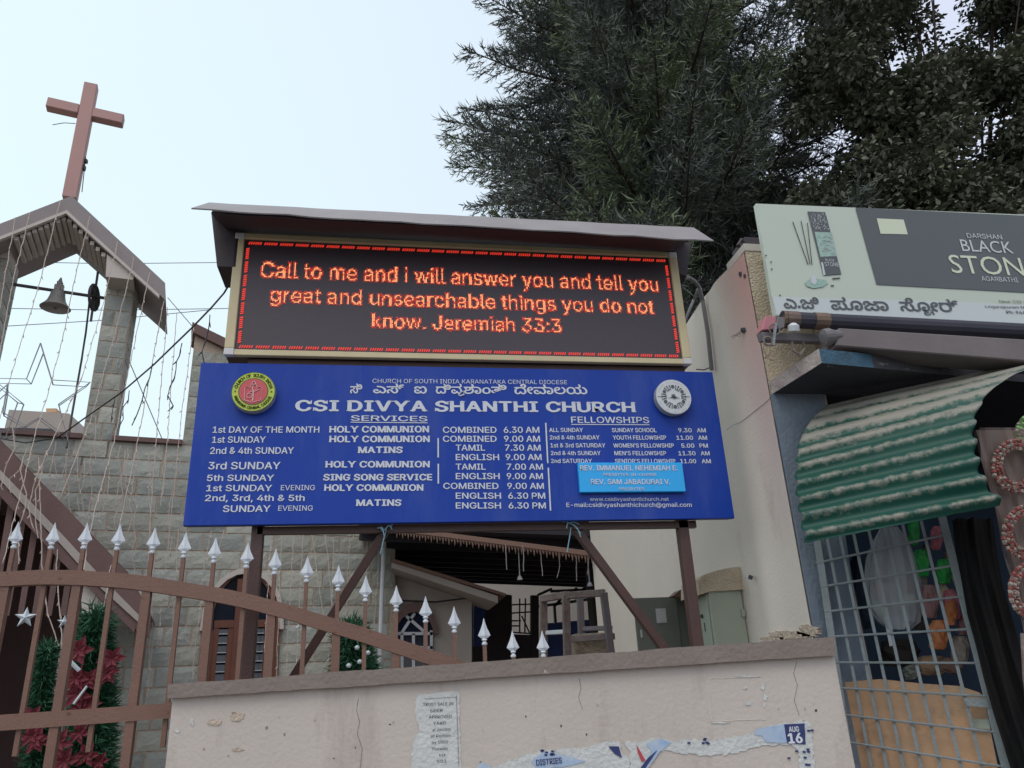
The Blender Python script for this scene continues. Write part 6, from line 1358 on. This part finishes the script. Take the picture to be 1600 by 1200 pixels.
# ============================================================ TREES
def twigs(P0, D, Lg, R0, curve, name, m_, parent, mats=None, mi=None):
    """three-sided curved tapering shoots"""
    n_ = len(P0); D = D / np.linalg.norm(D, axis=1)[:, None]; up = np.array([0, 0, 1.]); S_ = np.cross(D, up); S_ /= (np.linalg.norm(S_, axis=1)[:, None] + 1e-6); T_ = np.cross(S_, D)
    rings = []; an_ = rng.uniform(0, 6.28, n_)[:, None]; W_ = S_ * np.cos(an_) + T_ * np.sin(an_)
    for t, rr in ((0, .8), (.55, 1)):
        c_ = P0 + D * (Lg * t)[:, None] + up * (curve * Lg * t * t)[:, None]
        for k in (-1, 1): rings.append(c_ + W_ * (k * R0 * rr)[:, None])
    rings.append(P0 + D * Lg[:, None] + up * (curve * Lg)[:, None])
    V = np.stack(rings, 1).reshape(-1, 3); base = (np.arange(n_) * 5)[:, None]
    Fq = (base[:, None, :] + np.array([[0, 1, 3], [0, 3, 2], [2, 3, 4]])[None]).reshape(-1, 3)
    if mi is not None: mi = np.repeat(mi, 3)
    return np_mesh(name, V, Fq, m_, parent, mi=mi, mats=mats)
def conifer(base, z0, z1, L0, L1, nwh, label, density=1.0, name='conifer_tree', aim=None):
    tr_ = thing(name, base, label, 'tree'); bx, by, _ = base
    b_ = MB(); b_.tube([(bx, by, 0), (bx + .05, by, z0), (bx, by, (z0 + z1) / 2), (bx, by, z1 + .5)], [.34, .26, .18, .03], 12); b_.build('trunk', 'bark', tr_)
    bb_ = MB(); P0 = []; D = []; Lg = []; MI = []
    for kz in range(nwh):
        z = z0 + (z1 - z0) * kz / (nwh - 1) + rng.uniform(-.1, .1); Lb = L0 + (L1 - L0) * kz / (nwh - 1)
        nb_ = 8; a0 = rng.uniform(0, 6.28)
        for kb in range(nb_):
            a_ = a0 + 2 * PI * kb / nb_ + rng.uniform(-.25, .25); Lb_ = Lb * rng.uniform(.72, 1.08) * (.85 if math.cos(a_) > .35 else 1); d = np.array([math.cos(a_), math.sin(a_), 0]); sd_ = np.array([-d[1], d[0], 0]); droop = rng.uniform(.08, .26)
            fresh = rng.random() < .22
            f_ = lambda t: np.array([bx, by, z]) + d * Lb_ * t + np.array([0, 0, Lb_ * (-droop * t + droop * 1.25 * t ** 2.4)])
            bb_.tube([f_(t) for t in (0, .25, .5, .75, 1)], [.055, .045, .034, .022, .010], 5)
            nbr = int(Lb_ / .085 * density)
            for q in range(nbr):
                t = .12 + .88 * (q + rng.random()) / nbr
                for sgn in (-1, 1):
                    o_ = f_(t); ll = (.85 * (1 - t) ** .7 + .28) * rng.uniform(.7, 1.15); dir_ = d * rng.uniform(.45, .8) + sd_ * sgn * rng.uniform(.5, .9) * (1 if t < .9 else .5) + np.array([0, 0, rng.uniform(-.32, .12)]); dir_ /= np.linalg.norm(dir_)
                    nt2 = max(6, int(ll / .024))
                    for w in range(nt2):
                        u = (w + .7) / nt2; p = o_ + dir_ * ll * u + np.array([0, 0, -.10 * ll * u + .16 * ll * u * u]); tt = dir_ * rng.uniform(.6, 1.1) + rng.normal(size=3) * .38 + np.array([0, 0, rng.uniform(-.45, .25)])
                        P0.append(p); D.append(tt); Lg.append(rng.uniform(.09, .20)); MI.append(1 if (fresh and t > .45) or rng.random() < .06 else 0)
    bb_.build('limbs', 'bark', tr_); n_ = len(P0); P0, D, Lg = np.array(P0), np.array(D), np.array(Lg)
    twigs(P0, D, Lg, rng.uniform(.0065, .0115, n_), rng.uniform(-.2, .8, n_), 'crown', None, tr_, ['leaf_con', 'leaf_con2'], np.array(MI)); print('twigs', n_)
p = at(1030, 290, 12.5)
conifer((p[0], 12.5, 0), 6.9, 19.0, 4.95, 2.8, 29, 'tall dark conifer with drooping shaggy boughs behind the display', 1.0)
def leaves(C_, Rr, n_, size, parent, m_='leaf_br', name='crown'):
    idx = rng.integers(0, len(C_), n_); d = rng.normal(size=(n_, 3)); d /= np.linalg.norm(d, axis=1)[:, None]; rad = Rr[idx][:, None] * (rng.random((n_, 1)) ** .42); P0 = C_[idx] + d * rad * np.array([1, 1, .55])
    ax_ = rng.normal(size=(n_, 3)) * np.array([1, 1, .45]) + d * .6 + np.array([0, 0, -.35]); ax_ /= np.linalg.norm(ax_, axis=1)[:, None]; nn = rng.normal(size=(n_, 3)) * .55 + np.array([0, 0, 1.]); s_ = np.cross(ax_, nn); s_ /= np.linalg.norm(s_, axis=1)[:, None]; nn = np.cross(s_, ax_)
    l_ = size * (.7 + .7 * rng.random((n_, 1))); w_ = l_ * .27; V = np.stack([P0, P0 + ax_ * l_ * .45 + s_ * w_ + nn * l_ * .06, P0 + ax_ * l_ - nn * l_ * .08, P0 + ax_ * l_ * .45 - s_ * w_ + nn * l_ * .06], 1).reshape(-1, 3)
    b0 = (np.arange(n_) * 4)[:, None]; Fq = np.concatenate([b0 + [0, 1, 2], b0 + [0, 2, 3]], 1).reshape(-1, 3); return np_mesh(name, V, Fq, m_, parent)
def broadleaf(base, spots, n_, size, label):
    tr_ = thing('broadleaf_tree', base, label, 'tree'); C_ = np.array([s[:3] for s in spots]); Rr = np.array([s[3] for s in spots]); b_ = MB(); bs = np.array(base, float); fork = bs + [0, 0, C_[:, 2].min() * .75]
    b_.tube([bs, bs + (fork - bs) * .5 + [.06, .03, 0], fork], [.26, .2, .16], 10); b_.build('trunk', 'bark', tr_); b_ = MB()
    for c_ in C_[::16]:
        mid = fork + (c_ - fork) * .5 + np.array([rng.uniform(-.3, .3), rng.uniform(-.3, .3), .3]); b_.tube([fork, mid, c_], [.035, .018, .006], 5)
    b_.build('limbs', 'bark', tr_); leaves(C_, Rr, n_, size, tr_); return tr_
spots = []
for k in range(600):
    px, py = rng.uniform(1265, 1800), rng.uniform(-330, 440); y = rng.uniform(8.2, 10.6)
    if any((px - gx) ** 2 / gw_ ** 2 + (py - gy) ** 2 / gh ** 2 < 1 for gx, gy, gw_, gh in ((1322, 205, 45, 55), (1272, 60, 40, 35), (1480, 8, 75, 50), (1545, 205, 60, 48), (1390, 110, 35, 60), (1300, 260, 35, 35), (1560, 70, 40, 40), (1480, 250, 35, 35))): continue
    p = at(px, py, y); spots.append((p[0], p[1], p[2], rng.uniform(.42, .76)))
p = at(1500, 500, 9.4)
broadleaf((p[0], 9.4, 0), spots, 300000, .11, 'leafy broadleaf tree with layered dull green foliage above the shop sign')
# another broadleaf behind, catching the gaps
spots = []
for k in range(90):
    px, py = rng.uniform(1120, 1900), rng.uniform(300, 560); p = at(px, py, rng.uniform(14, 17)); spots.append((p[0], p[1], p[2], rng.uniform(.6, 1.1)))
p = at(1400, 600, 15.5)
broadleaf((p[0], 15.5, 0), spots, 70000, .20, 'further tree mass filling the gap between the conifer and the shop sign')
b = MB(); ctr = at(1572, 312, 13); r_ = random.Random(4)
pts = [at(x, y, 13 + r_.uniform(-.05, .05)) for x, y in ((1535, 330), (1605, 336), (1612, 310), (1590, 296), (1560, 292), (1540, 300))]
b.prism(pts, (0, .03, 0)); tag(b.build('blue_sheet', 'bright_tarp'), 'bright blue sheet glimpsed through the leaves above the shop sign', 'tarpaulin')
